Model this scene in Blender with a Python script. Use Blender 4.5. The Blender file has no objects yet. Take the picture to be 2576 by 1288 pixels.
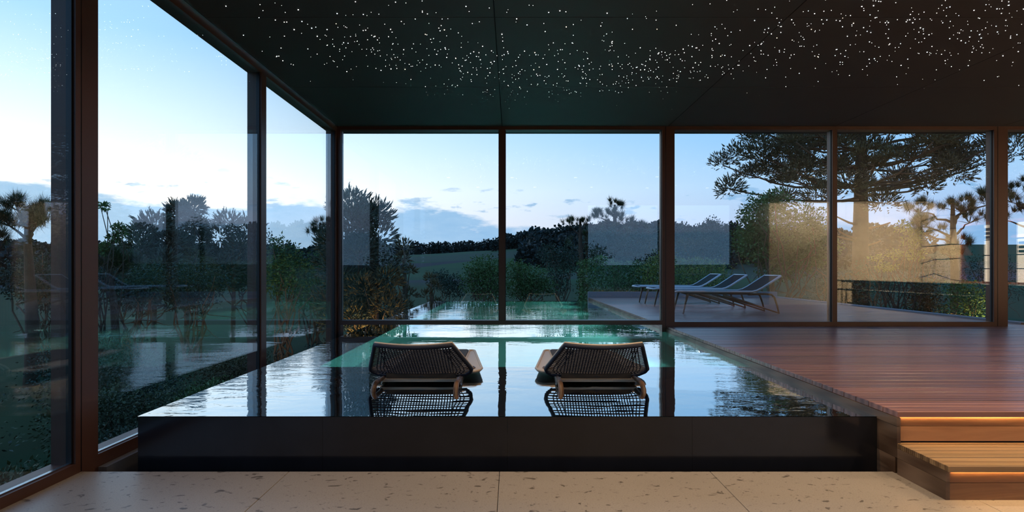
import bpy, math, random
import numpy as np
from mathutils import Vector, Matrix

R = random.Random(7)
NR = np.random.default_rng(11)
S = bpy.context.scene
COL = S.collection
PI = math.pi

# ------------------------------------------------------------------ camera
FPX, VX, VY, CAMZ = 1415.0, 1288.0, 677.0, 1.25
cd = bpy.data.cameras.new('camera')
cd.sensor_width = 36.0
cd.lens = 36.0 * FPX / 2576.0
cd.shift_y = (VY - 644.0) / 2576.0
cd.clip_end = 3000
cam = bpy.data.objects.new('camera', cd)
COL.objects.link(cam)
cam.location = (0, 0, CAMZ)
cam.rotation_euler = (PI / 2, 0, 0)
S.camera = cam


def at(px, py, Y):
    """pixel + distance from the camera plane -> point"""
    return Vector(((px - VX) * Y / FPX, Y, CAMZ + (VY - py) * Y / FPX))


# ------------------------------------------------------------------ colour / render
S.view_settings.view_transform = 'Standard'
S.view_settings.look = 'None'
S.view_settings.gamma = 1.0
S.view_settings.use_curve_mapping = False
S.view_settings.exposure = 0.68
S.cycles.max_bounces = 10
S.cycles.diffuse_bounces = 4
S.cycles.glossy_bounces = 6
S.cycles.transmission_bounces = 8
S.cycles.transparent_max_bounces = 24
S.cycles.caustics_reflective = False
S.cycles.caustics_refractive = False
S.cycles.sample_clamp_indirect = 6.0


def srgb(r, g, b):
    def f(c):
        c /= 255.0
        return c / 12.92 if c <= 0.04045 else ((c + 0.055) / 1.055) ** 2.4
    return (f(r), f(g), f(b), 1.0)


class NT:
    """small helper around a node tree"""
    def __init__(self, tree):
        self.t = tree
        self.n = tree.nodes
        self.l = tree.links

    def node(self, kind, **kw):
        nd = self.n.new(kind)
        for k, v in kw.items():
            setattr(nd, k, v)
        return nd

    def put(self, sock, v):
        if isinstance(v, bpy.types.NodeSocket):
            self.l.new(v, sock)
        elif v is not None:
            sock.default_value = v

    def math(self, op, a, b=None, c=None, clamp=False):
        nd = self.node('ShaderNodeMath', operation=op, use_clamp=clamp)
        self.put(nd.inputs[0], a)
        self.put(nd.inputs[1], b)
        if c is not None:
            self.put(nd.inputs[2], c)
        return nd.outputs[0]

    def mix(self, f, a, b, blend='MIX'):
        nd = self.node('ShaderNodeMix', data_type='RGBA', blend_type=blend)
        self.put(nd.inputs[0], f)
        self.put(nd.inputs[6], a)
        self.put(nd.inputs[7], b)
        return nd.outputs[2]

    def ramp(self, f, stops, interp='LINEAR'):
        nd = self.node('ShaderNodeValToRGB')
        cr = nd.color_ramp
        cr.interpolation = interp
        while len(cr.elements) < len(stops):
            cr.elements.new(0.5)
        for e, (p, c) in zip(cr.elements, stops):
            e.position = p
            e.color = c if len(c) == 4 else (*c, 1)
        self.put(nd.inputs[0], f)
        return nd.outputs[0]

    def noise(self, vec, scale, detail=3, rough=0.55, dist=0.0):
        nd = self.node('ShaderNodeTexNoise')
        self.put(nd.inputs['Vector'], vec)
        nd.inputs['Scale'].default_value = scale
        nd.inputs['Detail'].default_value = detail
        nd.inputs['Roughness'].default_value = rough
        nd.inputs['Distortion'].default_value = dist
        return nd.outputs[0]

    def combine(self, x, y, z):
        nd = self.node('ShaderNodeCombineXYZ')
        for i, v in enumerate((x, y, z)):
            self.put(nd.inputs[i], v)
        return nd.outputs[0]

    def map(self, vec, scale):
        nd = self.node('ShaderNodeMapping')
        self.put(nd.inputs[0], vec)
        nd.inputs[3].default_value = scale
        return nd.outputs[0]


# ------------------------------------------------------------------ sky at dusk
W = bpy.data.worlds.new('dusk_sky')
S.world = W
W.use_nodes = True
t = NT(W.node_tree)
t.n.clear()
tc = t.node('ShaderNodeTexCoord')
sx = t.node('ShaderNodeSeparateXYZ')
t.l.new(tc.outputs['Generated'], sx.inputs[0])
hx, hy, hz = sx.outputs
hl = t.math('SQRT', t.math('ADD', t.math('MULTIPLY', hx, hx), t.math('ADD', t.math('MULTIPLY', hy, hy), 1e-5)))
tn = t.math('DIVIDE', hz, hl)                                  # tangent of the elevation
ax = t.math('DIVIDE', hx, hl)
ay = t.math('DIVIDE', hy, hl)
c = t.math('ADD', t.math('MULTIPLY', ax, -0.75), t.math('MULTIPLY', ay, 0.66))   # towards the afterglow
cc = t.math('POWER', t.math('MAXIMUM', c, 0.0), 2.1)
tk = t.math('DIVIDE', t.math('ARCTANGENT', t.math('MAXIMUM', tn, 0.0), 0.0), PI / 2)
tk = t.math('MULTIPLY', t.math('SQRT', tk), 1.0)               # sqrt for finer stops near the horizon


def st(tan):
    return math.sqrt(math.atan(tan) / (PI / 2))


left = t.ramp(tk, [(0.0, (.95, .86, .78)), (st(.07), (1.0, .92, .84)), (st(.135), (1.0, 1.0, .98)), (st(.20), (.78, .90, .98)),
                   (st(.36), (.36, .61, .89)), (st(1.2), (.17, .37, .74)), (1.0, (.10, .25, .58))])
right = t.ramp(tk, [(0.0, (.22, .35, .58)), (st(.08), (.31, .43, .66)), (st(.14), (.29, .48, .72)), (st(.25), (.165, .41, .74)),
                    (st(.6), (.11, .29, .61)), (1.0, (.06, .17, .42))])
sky = t.mix(cc, right, left)
nv = t.combine(t.math('MULTIPLY', ax, 1.0), t.math('MULTIPLY', ay, 1.0), t.math('MULTIPLY', tn, 3.6))
n1 = t.noise(nv, 5.5, 8, 0.6)
n2 = t.noise(nv, 15.0, 7, 0.62)
top = t.math('ADD', t.math('MULTIPLY_ADD', cc, 0.056, 0.066), t.math('MULTIPLY', t.math('SUBTRACT', n1, 0.5), 0.115))
bank = t.math('MULTIPLY', t.math('SUBTRACT', top, tn), 90.0, clamp=True)
bankf = t.math('MULTIPLY', bank, 0.93)
bcol_l = t.mix(n2, (.17, .37, .60, 1), (.40, .56, .72, 1))
bcol_r = t.mix(n2, (.11, .29, .55, 1), (.26, .42, .64, 1))
bcol = t.mix(cc, bcol_r, bcol_l)
sky = t.mix(bankf, sky, bcol)
# loose small clouds above the bank
band = t.math('MULTIPLY', t.math('SUBTRACT', 1.0, t.math('ABSOLUTE', t.math('MULTIPLY', t.math('SUBTRACT', tn, 0.115), 17.0))), 1.0, clamp=True)
puff = t.math('MULTIPLY', t.math('SUBTRACT', t.noise(nv, 17.0, 6, 0.58), t.math('SUBTRACT', 0.70, t.math('MULTIPLY', band, 0.145))), 14.0, clamp=True)
sky = t.mix(t.math('MULTIPLY', puff, t.math('MULTIPLY', band, 0.8)), sky, t.mix(cc, (.15, .33, .56, 1), (.27, .42, .60, 1)))
# ground side of the world stays a dim field green
below = t.math('MULTIPLY', t.math('MULTIPLY', tn, -40.0), 1.0, clamp=True)
sky = t.mix(below, sky, (.02, .03, .025, 1))
bg = t.node('ShaderNodeBackground')
t.put(bg.inputs[0], sky)
bg.inputs[1].default_value = 1.0
wo = t.node('ShaderNodeOutputWorld')
t.l.new(bg.outputs[0], wo.inputs[0])

# ------------------------------------------------------------------ materials
MATS = {}


def newmat(name):
    m = bpy.data.materials.new(name)
    m.use_nodes = True
    nt = NT(m.node_tree)
    p = m.node_tree.nodes['Principled BSDF']
    MATS[name] = m
    return m, nt, p


def plain(name, col, rough=0.5, metal=0.0, spec=0.5, noise=0.0, nscale=8.0, bump=0.0):
    m, nt, p = newmat(name)
    col = (*col[:3], 1)
    p.inputs['Roughness'].default_value = rough
    p.inputs['Metallic'].default_value = metal
    p.inputs['Specular IOR Level'].default_value = spec
    g = nt.node('ShaderNodeTexCoord')
    if noise:
        f = nt.noise(g.outputs['Object'], nscale, 4)
        d = tuple(v * (1 - noise) for v in col[:3]) + (1,)
        e = tuple(v * (1 + noise) for v in col[:3]) + (1,)
        nt.put(p.inputs['Base Color'], nt.mix(f, d, e))
    else:
        p.inputs['Base Color'].default_value = col
    if bump:
        b = nt.node('ShaderNodeBump')
        b.inputs['Strength'].default_value = bump
        b.inputs['Distance'].default_value = 0.02
        nt.put(b.inputs['Height'], nt.noise(g.outputs['Object'], nscale * 3, 4))
        nt.l.new(b.outputs[0], p.inputs['Normal'])
    return m


def wood(name, dark, light, rough, scale, bump=0.15, spec=0.5, ribs=0.0):
    """grain running along x (scale = (along, across, up)), each plank its own tone"""
    m, nt, p = newmat(name)
    tcn = nt.node('ShaderNodeTexCoord')
    oi = nt.node('ShaderNodeObjectInfo')
    off = nt.node('ShaderNodeVectorMath', operation='ADD')
    nt.l.new(nt.map(tcn.outputs['Object'], scale), off.inputs[0])
    nt.put(off.inputs[1], nt.combine(nt.math('MULTIPLY', oi.outputs['Random'], 37.0), nt.math('MULTIPLY', oi.outputs['Random'], 11.0), 0.0))
    v = off.outputs[0]
    g1 = nt.noise(v, 1.0, 6, 0.6, 1.2)
    w = nt.node('ShaderNodeTexWave', wave_type='RINGS', rings_direction='X')
    nt.put(w.inputs['Vector'], v)
    w.inputs['Scale'].default_value = 0.55
    w.inputs['Distortion'].default_value = 5.0
    w.inputs['Detail'].default_value = 3.0
    f = nt.math('ADD', nt.math('MULTIPLY', g1, 0.6), nt.math('MULTIPLY', w.outputs['Fac'], 0.4))
    tone = nt.math('MULTIPLY_ADD', oi.outputs['Random'], 0.5, 0.72)
    base = nt.ramp(f, [(0.25, dark), (0.72, light)])
    mul = nt.node('ShaderNodeVectorMath', operation='SCALE')
    nt.put(mul.inputs[0], base)
    nt.put(mul.inputs['Scale'], tone)
    nt.l.new(mul.outputs[0], p.inputs['Base Color'])
    nt.put(p.inputs['Roughness'], nt.math('MULTIPLY_ADD', g1, 0.25, rough - 0.12))
    p.inputs['Specular IOR Level'].default_value = spec
    b = nt.node('ShaderNodeBump')
    b.inputs['Strength'].default_value = bump
    b.inputs['Distance'].default_value = 0.01
    hgt = g1
    if ribs:
        sp = nt.node('ShaderNodeSeparateXYZ')
        nt.l.new(tcn.outputs['Object'], sp.inputs[0])
        hgt = nt.math('MULTIPLY_ADD', nt.math('SINE', nt.math('MULTIPLY', sp.outputs[1], ribs)), 0.35, g1)
    nt.put(b.inputs['Height'], hgt)
    nt.l.new(b.outputs[0], p.inputs['Normal'])
    return m


def emit(name, col, strength, sampled=True):
    m, nt, p = newmat(name)
    p.inputs['Base Color'].default_value = (*col[:3], 1)
    p.inputs['Emission Color'].default_value = (*col[:3], 1)
    p.inputs['Emission Strength'].default_value = strength
    if not sampled:
        m.cycles.emission_sampling = 'NONE'
    return m


def glassmat(name, f0, tint, power=5.0):
    m, nt, p = newmat(name)
    nt.n.remove(p)
    out = [x for x in nt.n if x.type == 'OUTPUT_MATERIAL'][0]
    lw = nt.node('ShaderNodeLayerWeight')
    lw.inputs[0].default_value = 0.5
    f = nt.math('MULTIPLY_ADD', nt.math('POWER', lw.outputs['Facing'], power), 1.0 - f0, f0)
    tr = nt.node('ShaderNodeBsdfTransparent')
    tr.inputs[0].default_value = (*tint, 1)
    gl = nt.node('ShaderNodeBsdfGlossy')
    gl.inputs['Roughness'].default_value = 0.0
    gl.inputs['Color'].default_value = (1, 1, 1, 1)
    mx = nt.node('ShaderNodeMixShader')
    nt.put(mx.inputs[0], f)
    nt.l.new(tr.outputs[0], mx.inputs[1])
    nt.l.new(gl.outputs[0], mx.inputs[2])
    nt.l.new(mx.outputs[0], out.inputs[0])
    return m


def foliage(name, dark, light, rough=0.6, trans=0.25):
    m, nt, p = newmat(name)
    g = nt.node('ShaderNodeTexCoord')
    f = nt.noise(g.outputs['Object'], 2.5, 5, 0.7)
    f2 = nt.noise(g.outputs['Object'], 23.0, 2)
    nt.put(p.inputs['Base Color'], nt.ramp(nt.math('MULTIPLY_ADD', f2, 0.45, nt.math('MULTIPLY', f, 0.6)), [(0.35, dark), (0.72, light)]))
    p.inputs['Roughness'].default_value = rough
    p.inputs['Specular IOR Level'].default_value = 0.3
    return m


M_FRAME = plain('bronze_frame', (.105, .046, .030), 0.42, 0.15, 0.5)
M_SEAL = plain('black_gasket', (.006, .006, .008), 0.4)
M_GLASS = glassmat('window_glass', 0.075, (.97, .985, .98))
M_CEIL = plain('charcoal_ceiling', (.085, .083, .086), 0.6, 0, 0.18, 0.08, 3.0)
M_JOINT = plain('dark_joint', (.004, .004, .004), 0.8)
M_STONE = plain('black_stone', (.017, .017, .021), 0.13, 0, 0.5, 0.5, 2.5)
M_DARK = plain('dark_concrete', (.008, .009, .011), 0.5)
M_TEAL = plain('pool_tile', (.36, .66, .64), 0.4, 0, 0.5, 0.12, 1.2)
M_DECK = wood('deck_wood', (.135, .050, .036, 1), (.31, .145, .112, 1), 0.33, (0.7, 9.0, 9.0), 0.25, 0.6)
M_STEP = wood('walnut_step', (.20, .085, .035, 1), (.46, .235, .105, 1), 0.45, (1.1, 7.0, 9.0), 0.15)
M_FASCIA = wood('walnut_fascia', (.075, .040, .022, 1), (.20, .125, .078, 1), 0.4, (9.0, 1.1, 9.0), 0.2)
M_TREAD = wood('ribbed_tread', (.17, .09, .035, 1), (.36, .21, .09, 1), 0.5, (0.8, 9.0, 9.0), 0.6, 0.5, 380.0)
M_LED = emit('warm_led', (1.0, .60, .24), 42.0)
M_BEIGE = plain('beige_plaster', (.62, .53, .40), 0.7, 0, 0.3, 0.06, 1.5)
M_GREYWALL = plain('grey_plaster', (.12, .12, .12), 0.7)
M_DARKWALL = plain('dark_wall', (.025, .022, .020), 0.6)
M_CREAM = emit('glowing_cream_panel', (.95, .78, .58), 2.6)  # glow added so the cream panels show bright in the glass
M_REDWOOD = wood('red_wood_panel', (.12, .030, .012, 1), (.30, .09, .035, 1), 0.4, (7.0, 7.0, 0.9), 0.1)
M_BLACKMETAL = plain('black_metal', (.012, .014, .015), 0.4, 0.6)
M_BAR = plain('dark_bar_top', (.015, .018, .024), 0.25)
M_BARFRONT = plain('rust_bar_front', (.22, .085, .035), 0.6, 0, 0.4, 0.5, 2.0)
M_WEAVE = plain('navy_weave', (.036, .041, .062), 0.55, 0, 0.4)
M_SAND = plain('sand_frame', (.80, .62, .45), 0.5)
M_CUSH = plain('brown_cushion', (.085, .060, .040), 0.8)
M_TEAK = wood('teak_leg', (.10, .05, .025, 1), (.24, .125, .062, 1), 0.4, (6.0, 6.0, 2.0), 0.1)
M_SLING = plain('charcoal_sling', (.020, .024, .028), 0.95, 0, 0.08)
M_WHITE = plain('white_piping', (.62, .64, .68), 0.4)
M_CHROME = plain('steel_trim', (.55, .56, .58), 0.25, 1.0)
M_KERB = plain('pale_kerb', (.20, .20, .22), 0.6, 0, 0.3, 0.1, 3.0)
M_BARK = plain('brown_bark', (.085, .058, .040), 0.85, 0, 0.2, 0.4, 6.0, 0.6)
M_BARKL = plain('pale_bark', (.16, .105, .065), 0.85, 0, 0.2, 0.4, 9.0, 0.4)
M_F_ARAU = foliage('olive_spiky_foliage', (.040, .038, .016, 1), (.180, .150, .062, 1))
M_F_ARAUG = foliage('grey_green_spiky_foliage', (.030, .044, .030, 1), (.120, .135, .080, 1))
M_F_PINE = foliage('pine_needles', (.024, .046, .022, 1), (.100, .140, .055, 1))
M_F_BUSH = foliage('green_leaves', (.030, .068, .020, 1), (.140, .250, .065, 1))
M_F_LIME = foliage('lime_leaves', (.055, .085, .012, 1), (.25, .29, .045, 1))
M_F_DARK = foliage('dark_leaves', (.014, .034, .024, 1), (.055, .105, .062, 1))
M_F_AUT = foliage('ochre_leaves', (.055, .045, .016, 1), (.21, .150, .055, 1))
M_WOODS = plain('hill_woods', (.020, .036, .034), 0.95, 0, 0.1, 0.6, 0.25)
M_STAR = [emit('star_white', (1, .98, .94), 6.0, False), emit('star_blue', (.78, .92, 1), 6.0, False), emit('star_gold', (1, .82, .58), 6.0, False)]
M_LAMP = emit('warm_lamp', (1.0, .78, .5), 1.2, False)
M_UWL = emit('pool_lamp', (.85, 1, .97), 70.0, False)

# speckled limestone floor
m, nt, p = newmat('speckled_limestone')
M_FLOOR = m
g = nt.node('ShaderNodeTexCoord')
vec = nt.map(g.outputs['Object'], (1.0, 1.5, 1.0))
cl = nt.noise(vec, 1.3, 4)
sp = nt.noise(vec, 13.0, 3, 0.55, 0.6)
sp2 = nt.noise(vec, 34.0, 3, 0.6)
sp3 = nt.noise(vec, 120.0, 2, 0.6)
base = nt.mix(cl, (.31, .265, .225, 1), (.41, .355, .305, 1))
base = nt.mix(nt.math('MULTIPLY', nt.math('SUBTRACT', sp3, 0.45), 2.2, clamp=True), base, (.23, .205, .18, 1))
base = nt.mix(nt.math('MULTIPLY', nt.math('SUBTRACT', sp, 0.625), 18.0, clamp=True), base, (.12, .10, .082, 1))
base = nt.mix(nt.math('MULTIPLY', nt.math('SUBTRACT', sp2, 0.635), 14.0, clamp=True), base, (.14, .12, .10, 1))
nt.put(p.inputs['Base Color'], base)
p.inputs['Roughness'].default_value = 0.42

# water: a mirror at low angles, clear from above
m, nt, p = newmat('pool_water')
M_WATER = m
nt.n.remove(p)
out = [x for x in nt.n if x.type == 'OUTPUT_MATERIAL'][0]
g = nt.node('ShaderNodeTexCoord')
v1 = nt.map(g.outputs['Object'], (0.55, 1.0, 1.0))
h1 = nt.noise(v1, 1.6, 2, 0.5, 0.3)
h2 = nt.noise(v1, 7.5, 3, 0.5, 0.5)
patch = nt.math('MULTIPLY', nt.math('SUBTRACT', nt.noise(g.outputs['Object'], 0.55, 2), 0.42), 3.0, clamp=True)
hh = nt.math('ADD', nt.math('MULTIPLY', h1, 0.35), nt.math('MULTIPLY', nt.math('MULTIPLY', h2, patch), 0.40))
b = nt.node('ShaderNodeBump')
b.inputs['Strength'].default_value = 0.5
b.inputs['Distance'].default_value = 0.03
nt.put(b.inputs['Height'], hh)
rf = nt.node('ShaderNodeBsdfRefraction')
rf.inputs['IOR'].default_value = 1.33
rf.inputs['Roughness'].default_value = 0.0
rf.inputs['Color'].default_value = (.80, .96, .94, 1)
nt.l.new(b.outputs[0], rf.inputs['Normal'])
gl = nt.node('ShaderNodeBsdfGlossy')
gl.inputs['Roughness'].default_value = 0.0
gl.inputs['Color'].default_value = (1, 1, 1, 1)
nt.l.new(b.outputs[0], gl.inputs['Normal'])
lw = nt.node('ShaderNodeLayerWeight')
lw.inputs[0].default_value = 0.5
ff = nt.math('MULTIPLY_ADD', nt.math('POWER', lw.outputs['Facing'], 1.3), 0.96, 0.03)
mx = nt.node('ShaderNodeMixShader')
nt.put(mx.inputs[0], ff)
nt.l.new(rf.outputs[0], mx.inputs[1])
nt.l.new(gl.outputs[0], mx.inputs[2])
nt.l.new(mx.outputs[0], out.inputs[0])

# fields of the valley
m, nt, p = newmat('valley_fields')
M_LAND = m
g = nt.node('ShaderNodeTexCoord')
vo = nt.node('ShaderNodeTexVoronoi', feature='F1')
nt.put(vo.inputs['Vector'], nt.map(g.outputs['Object'], (.012, .028, 0.0)))
vo.inputs['Scale'].default_value = 1.0
sc_ = nt.node('ShaderNodeSeparateColor')
nt.l.new(vo.outputs['Color'], sc_.inputs[0])
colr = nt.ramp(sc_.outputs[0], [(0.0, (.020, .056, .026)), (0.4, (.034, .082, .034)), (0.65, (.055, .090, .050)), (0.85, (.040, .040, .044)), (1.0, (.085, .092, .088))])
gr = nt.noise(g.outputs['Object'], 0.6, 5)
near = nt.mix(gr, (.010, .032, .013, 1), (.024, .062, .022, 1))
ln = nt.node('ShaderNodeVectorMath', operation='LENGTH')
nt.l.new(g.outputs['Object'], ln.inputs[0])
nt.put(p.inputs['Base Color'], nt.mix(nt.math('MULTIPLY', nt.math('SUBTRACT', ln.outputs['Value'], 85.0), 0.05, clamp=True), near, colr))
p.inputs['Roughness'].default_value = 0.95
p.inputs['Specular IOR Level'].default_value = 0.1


# ------------------------------------------------------------------ mesh helpers
class MB:
    def __init__(self):
        self.v = []
        self.f = []
        self.arr = []

    def box(self, x0, x1, y0, y1, z0, z1):
        i = len(self.v)
        self.v += [(x0, y0, z0), (x1, y0, z0), (x1, y1, z0), (x0, y1, z0), (x0, y0, z1), (x1, y0, z1), (x1, y1, z1), (x0, y1, z1)]
        self.f += [(i, i + 3, i + 2, i + 1), (i + 4, i + 5, i + 6, i + 7), (i, i + 1, i + 5, i + 4), (i + 1, i + 2, i + 6, i + 5),
                   (i + 2, i + 3, i + 7, i + 6), (i + 3, i, i + 4, i + 7)]
        return self

    def chamfer_box(self, x0, x1, y0, y1, z0, z1, c=0.003):
        """box whose upper edges are eased"""
        i = len(self.v)
        self.v += [(x0, y0, z0), (x1, y0, z0), (x1, y1, z0), (x0, y1, z0),
                   (x0, y0, z1 - c), (x1, y0, z1 - c), (x1, y1, z1 - c), (x0, y1, z1 - c),
                   (x0 + c, y0 + c, z1), (x1 - c, y0 + c, z1), (x1 - c, y1 - c, z1), (x0 + c, y1 - c, z1)]
        self.f.append((i, i + 3, i + 2, i + 1))
        for k in range(4):
            n = (k + 1) % 4
            self.f.append((i + k, i + n, i + 4 + n, i + 4 + k))
            self.f.append((i + 4 + k, i + 4 + n, i + 8 + n, i + 8 + k))
        self.f.append((i + 8, i + 9, i + 10, i + 11))
        return self

    def tube(self, pts, r, n=6, ry=None, closed=False):
        pts = [Vector(q) for q in pts]
        k = len(pts)
        rs = r if isinstance(r, (list, tuple)) else [r] * k
        base = len(self.v)
        up0 = None
        for a in range(k):
            if closed:
                d = pts[(a + 1) % k] - pts[a - 1]
            else:
                d = pts[min(a + 1, k - 1)] - pts[max(a - 1, 0)]
            d = d.normalized() if d.length > 1e-9 else Vector((0, 0, 1))
            if up0 is None:
                up0 = Vector((0, 0, 1)) if abs(d.z) < 0.9 else Vector((1, 0, 0))
            sd = d.cross(up0)
            if sd.length < 1e-6:
                sd = d.cross(Vector((0.3, 1, 0.2)))
            sd.normalize()
            up = sd.cross(d).normalized()
            up0 = up
            rr = rs[a]
            r2 = rr if ry is None else rr * ry
            for q in range(n):
                an = 2 * PI * q / n
                w = pts[a] + sd * (math.cos(an) * rr) + up * (math.sin(an) * r2)
                self.v.append(tuple(w))
        for a in range(k if closed else k - 1):
            b2 = (a + 1) % k
            for q in range(n):
                q2 = (q + 1) % n
                self.f.append((base + a * n + q, base + a * n + q2, base + b2 * n + q2, base + b2 * n + q))
        if not closed:
            self.f.append(tuple(base + q for q in range(n))[::-1])
            self.f.append(tuple(base + (k - 1) * n + q for q in range(n)))
        return self

    def prism(self, poly, axis, a0, a1):
        """polygon (2-D) extruded along axis 0/1/2"""
        i = len(self.v)
        n = len(poly)
        for a in (a0, a1):
            for (u, w) in poly:
                q = [u, w]
                q.insert(axis, a)
                self.v.append(tuple(q))
        self.f.append(tuple(i + k for k in range(n))[::-1])
        self.f.append(tuple(i + n + k for k in range(n)))
        for k in range(n):
            n2 = (k + 1) % n
            self.f.append((i + k, i + n2, i + n + n2, i + n + k))
        return self

    def disc(self, c0, r, z0, z1, n=16):
        return self.prism([(c0[0] + r * math.cos(2 * PI * k / n), c0[1] + r * math.sin(2 * PI * k / n)) for k in range(n)], 2, z0, z1)

    def build(self, name, mat, parent=None, smooth=False):
        me = bpy.data.meshes.new(name)
        me.from_pydata(self.v, [], self.f)
        if smooth:
            me.polygons.foreach_set('use_smooth', [True] * len(me.polygons))
        me.update()
        me.materials.append(mat)
        return link(name, me, parent)


def link(name, me, parent=None):
    o = bpy.data.objects.new(name, me)
    COL.objects.link(o)
    if parent is not None:
        o.parent = parent
    return o


def tris_mesh(name, V, F, mat, parent=None):
    """V (n,3) float, F (m,k) int arrays"""
    me = bpy.data.meshes.new(name)
    V = np.asarray(V, np.float32)
    F = np.asarray(F, np.int32)
    k = F.shape[1]
    me.vertices.add(len(V))
    me.vertices.foreach_set('co', V.ravel())
    me.loops.add(F.size)
    me.loops.foreach_set('vertex_index', F.ravel())
    me.polygons.add(len(F))
    me.polygons.foreach_set('loop_start', np.arange(0, F.size, k, dtype=np.int32))
    me.polygons.foreach_set('loop_total', np.full(len(F), k, np.int32))
    me.update(calc_edges=True)
    me.materials.append(mat)
    return link(name, me, parent)


def empty(name, loc=(0, 0, 0), parent=None):
    o = bpy.data.objects.new(name, None)
    COL.objects.link(o)
    o.location = loc
    o.empty_display_size = 0.1
    if parent is not None:
        o.parent = parent
    return o


def tag(o, label=None, cat=None, group=None, kind=None):
    if label:
        o['label'] = label
    if cat:
        o['category'] = cat
    if group:
        o['group'] = group
    if kind:
        o['kind'] = kind
    return o


def copy_tree(o, parent=None):
    c2 = o.copy()
    COL.objects.link(c2)
    c2.parent = parent
    for ch in list(o.children):
        copy_tree(ch, c2)
    return c2


def lamp(name, kind, loc, energy, col, parent=None, size=0.1, rot=None, **kw):
    ld = bpy.data.lights.new(name, kind)
    ld.energy = energy
    ld.color = col
    if kind == 'AREA':
        ld.size = size
    else:
        ld.shadow_soft_size = size
    for k, v in kw.items():
        setattr(ld, k, v)
    o = bpy.data.objects.new(name, ld)
    COL.objects.link(o)
    o.location = loc
    if rot:
        o.rotation_euler = rot
    if parent is not None:
        o.parent = parent
    return o


# ------------------------------------------------------------------ dimensions
XL = -2.6575           # inner face of the left glazing
YF = 8.546             # inner face of the far glazing
XR = 13.45
YB = -1.3
ZC = 3.42              # ceiling
ZD = 0.381             # deck
ZW = 0.304             # water
PX0, PX1 = -2.406, 2.347
PY0, PY1 = 3.617, 16.7
DX1 = 8.0              # deck's right edge
DY0, DY1 = 3.448, 17.3
PITCH = 2.52
MX = [-0.15, 2.375, 4.905, 7.43, 9.95, 12.5]       # mullions of the far wall

# ------------------------------------------------------------------ ceiling
ceil = tag(MB().box(XL - .25, XR + .25, YB - .25, YF + .6, ZC + .03, ZC + .32).build('ceiling', M_JOINT), kind='structure')
ys = [YF + .02 - 1.86 * k for k in range(7)]
xs = [XL - .02] + MX + [XR]
pan = {}
for a in range(len(xs) - 1):
    for bq in range(len(ys) - 1):
        y1, y0 = ys[bq], max(ys[bq + 1], YB)
        if y1 - y0 < .1:
            continue
        MB().box(xs[a] + .004, xs[a + 1] - .004, y0 + .004, y1 - .004, ZC, ZC + .03).build('ceiling_panel', M_CEIL, ceil)
MB().box(XL - .03, XL + .02, YB, YF, ZC - .012, ZC - .0005).build('edge_bead', M_CHROME, ceil)

# ------------------------------------------------------------------ glazed walls
wl = tag(empty('wall_left', (XL, YB, 0)), kind='structure')
wl.matrix_world = Matrix.Translation((0, 0, 0))
wf = tag(empty('wall_far', (0, 0, 0)), kind='structure')
GX = XL - .034        # glass plane of the left wall
FD = .15              # frame depth outwards


def left_post(y0, y1, z0=-.25):
    MB().box(XL - FD, XL, y0, y1, z0, ZC).build('post', M_FRAME, wl)


left_post(3.475, 3.612)
MB().box(XL - FD + .01, XL - .002, 3.466, 3.475, 0.0, ZC).build('shadow_gap', M_SEAL, wl)
MB().box(XL - FD, XL, 3.425, 3.466, 0.0, ZC).build('door_stile', M_FRAME, wl)
left_post(5.965, 6.085)
left_post(YF - .06, YF + .0)
left_post(.9, 1.02)
left_post(YB, YB + .1)
for y0, y1 in ((YB + .1, .9), (1.02, 3.425), (3.612, 5.965), (6.085, YF - .06)):
    MB().box(XL - FD, XL, y0, y1, ZC - .085, ZC).build('head_rail', M_FRAME, wl)
    MB().box(XL - FD, XL, y0, y1, -.02, .062).build('bottom_rail', M_FRAME, wl)
    MB().box(GX - .012, GX + .012, y0, y1, .062, .070).build('glazing_bead', M_CHROME, wl)
    MB().box(GX - .012, GX + .012, y0, y1, .070, ZC - .085).build('glass_pane', M_GLASS, wl)
    for yy in (y0, y1 - .012):
        MB().box(GX - .016, GX + .018, yy, yy + .012, .07, ZC - .085).build('gasket', M_SEAL, wl)

GY = YF + .05
FW = {MX[0]: .048, MX[1]: .096, MX[2]: .036, MX[3]: .105, MX[4]: .04, MX[5]: .09}
# corner post
MB().box(XL - FD, XL + .052, YF, YF + FD, ZW - .40, ZC).build('corner_post', M_FRAME, wf)
MB().box(XL - .052, XL - .018, YF - .062, YF - .06, .07, ZC - .085).build('corner_seal', M_SEAL, wf)
for x in MX:
    z0 = .404 if x < 2 else (ZD if x < 8 else 0)
    MB().box(x - FW[x], x + FW[x], YF, YF + FD, z0 if x != MX[1] else .25, ZC).build('mullion', M_FRAME, wf)
    if FW[x] > .09:                # a rebate line on the wide posts
        MB().box(x - FW[x] + .052, x - FW[x] + .060, YF - .003, YF, z0, ZC).build('shadow_gap', M_SEAL, wf)
edges = [(XL + .052, MX[0] - FW[MX[0]])] + [(MX[i] + FW[MX[i]], MX[i + 1] - FW[MX[i + 1]]) for i in range(5)] + [(MX[5] + FW[MX[5]], XR)]
for i, (x0, x1) in enumerate(edges):
    zb = .404 if i < 2 else (ZD if i < 4 else 0.0)
    MB().box(x0, x1, YF, YF + FD, ZC - .052, ZC).build('head_rail', M_FRAME, wf)
    if i < 4 or i > 4:
        MB().box(x0, x1, YF, YF + FD, zb, zb + .066).build('bottom_rail', M_FRAME, wf)
    zb2 = zb + .066 if i != 4 else zb + .01
    MB().box(x0, x1, GY - .010, GY + .010, zb2, ZC - .052).build('glass_pane', M_GLASS, wf)
    for xx in (x0, x1 - .008):
        MB().box(xx, xx + .008, GY - .014, GY + .014, zb2, ZC - .052).build('gasket', M_SEAL, wf)

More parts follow.
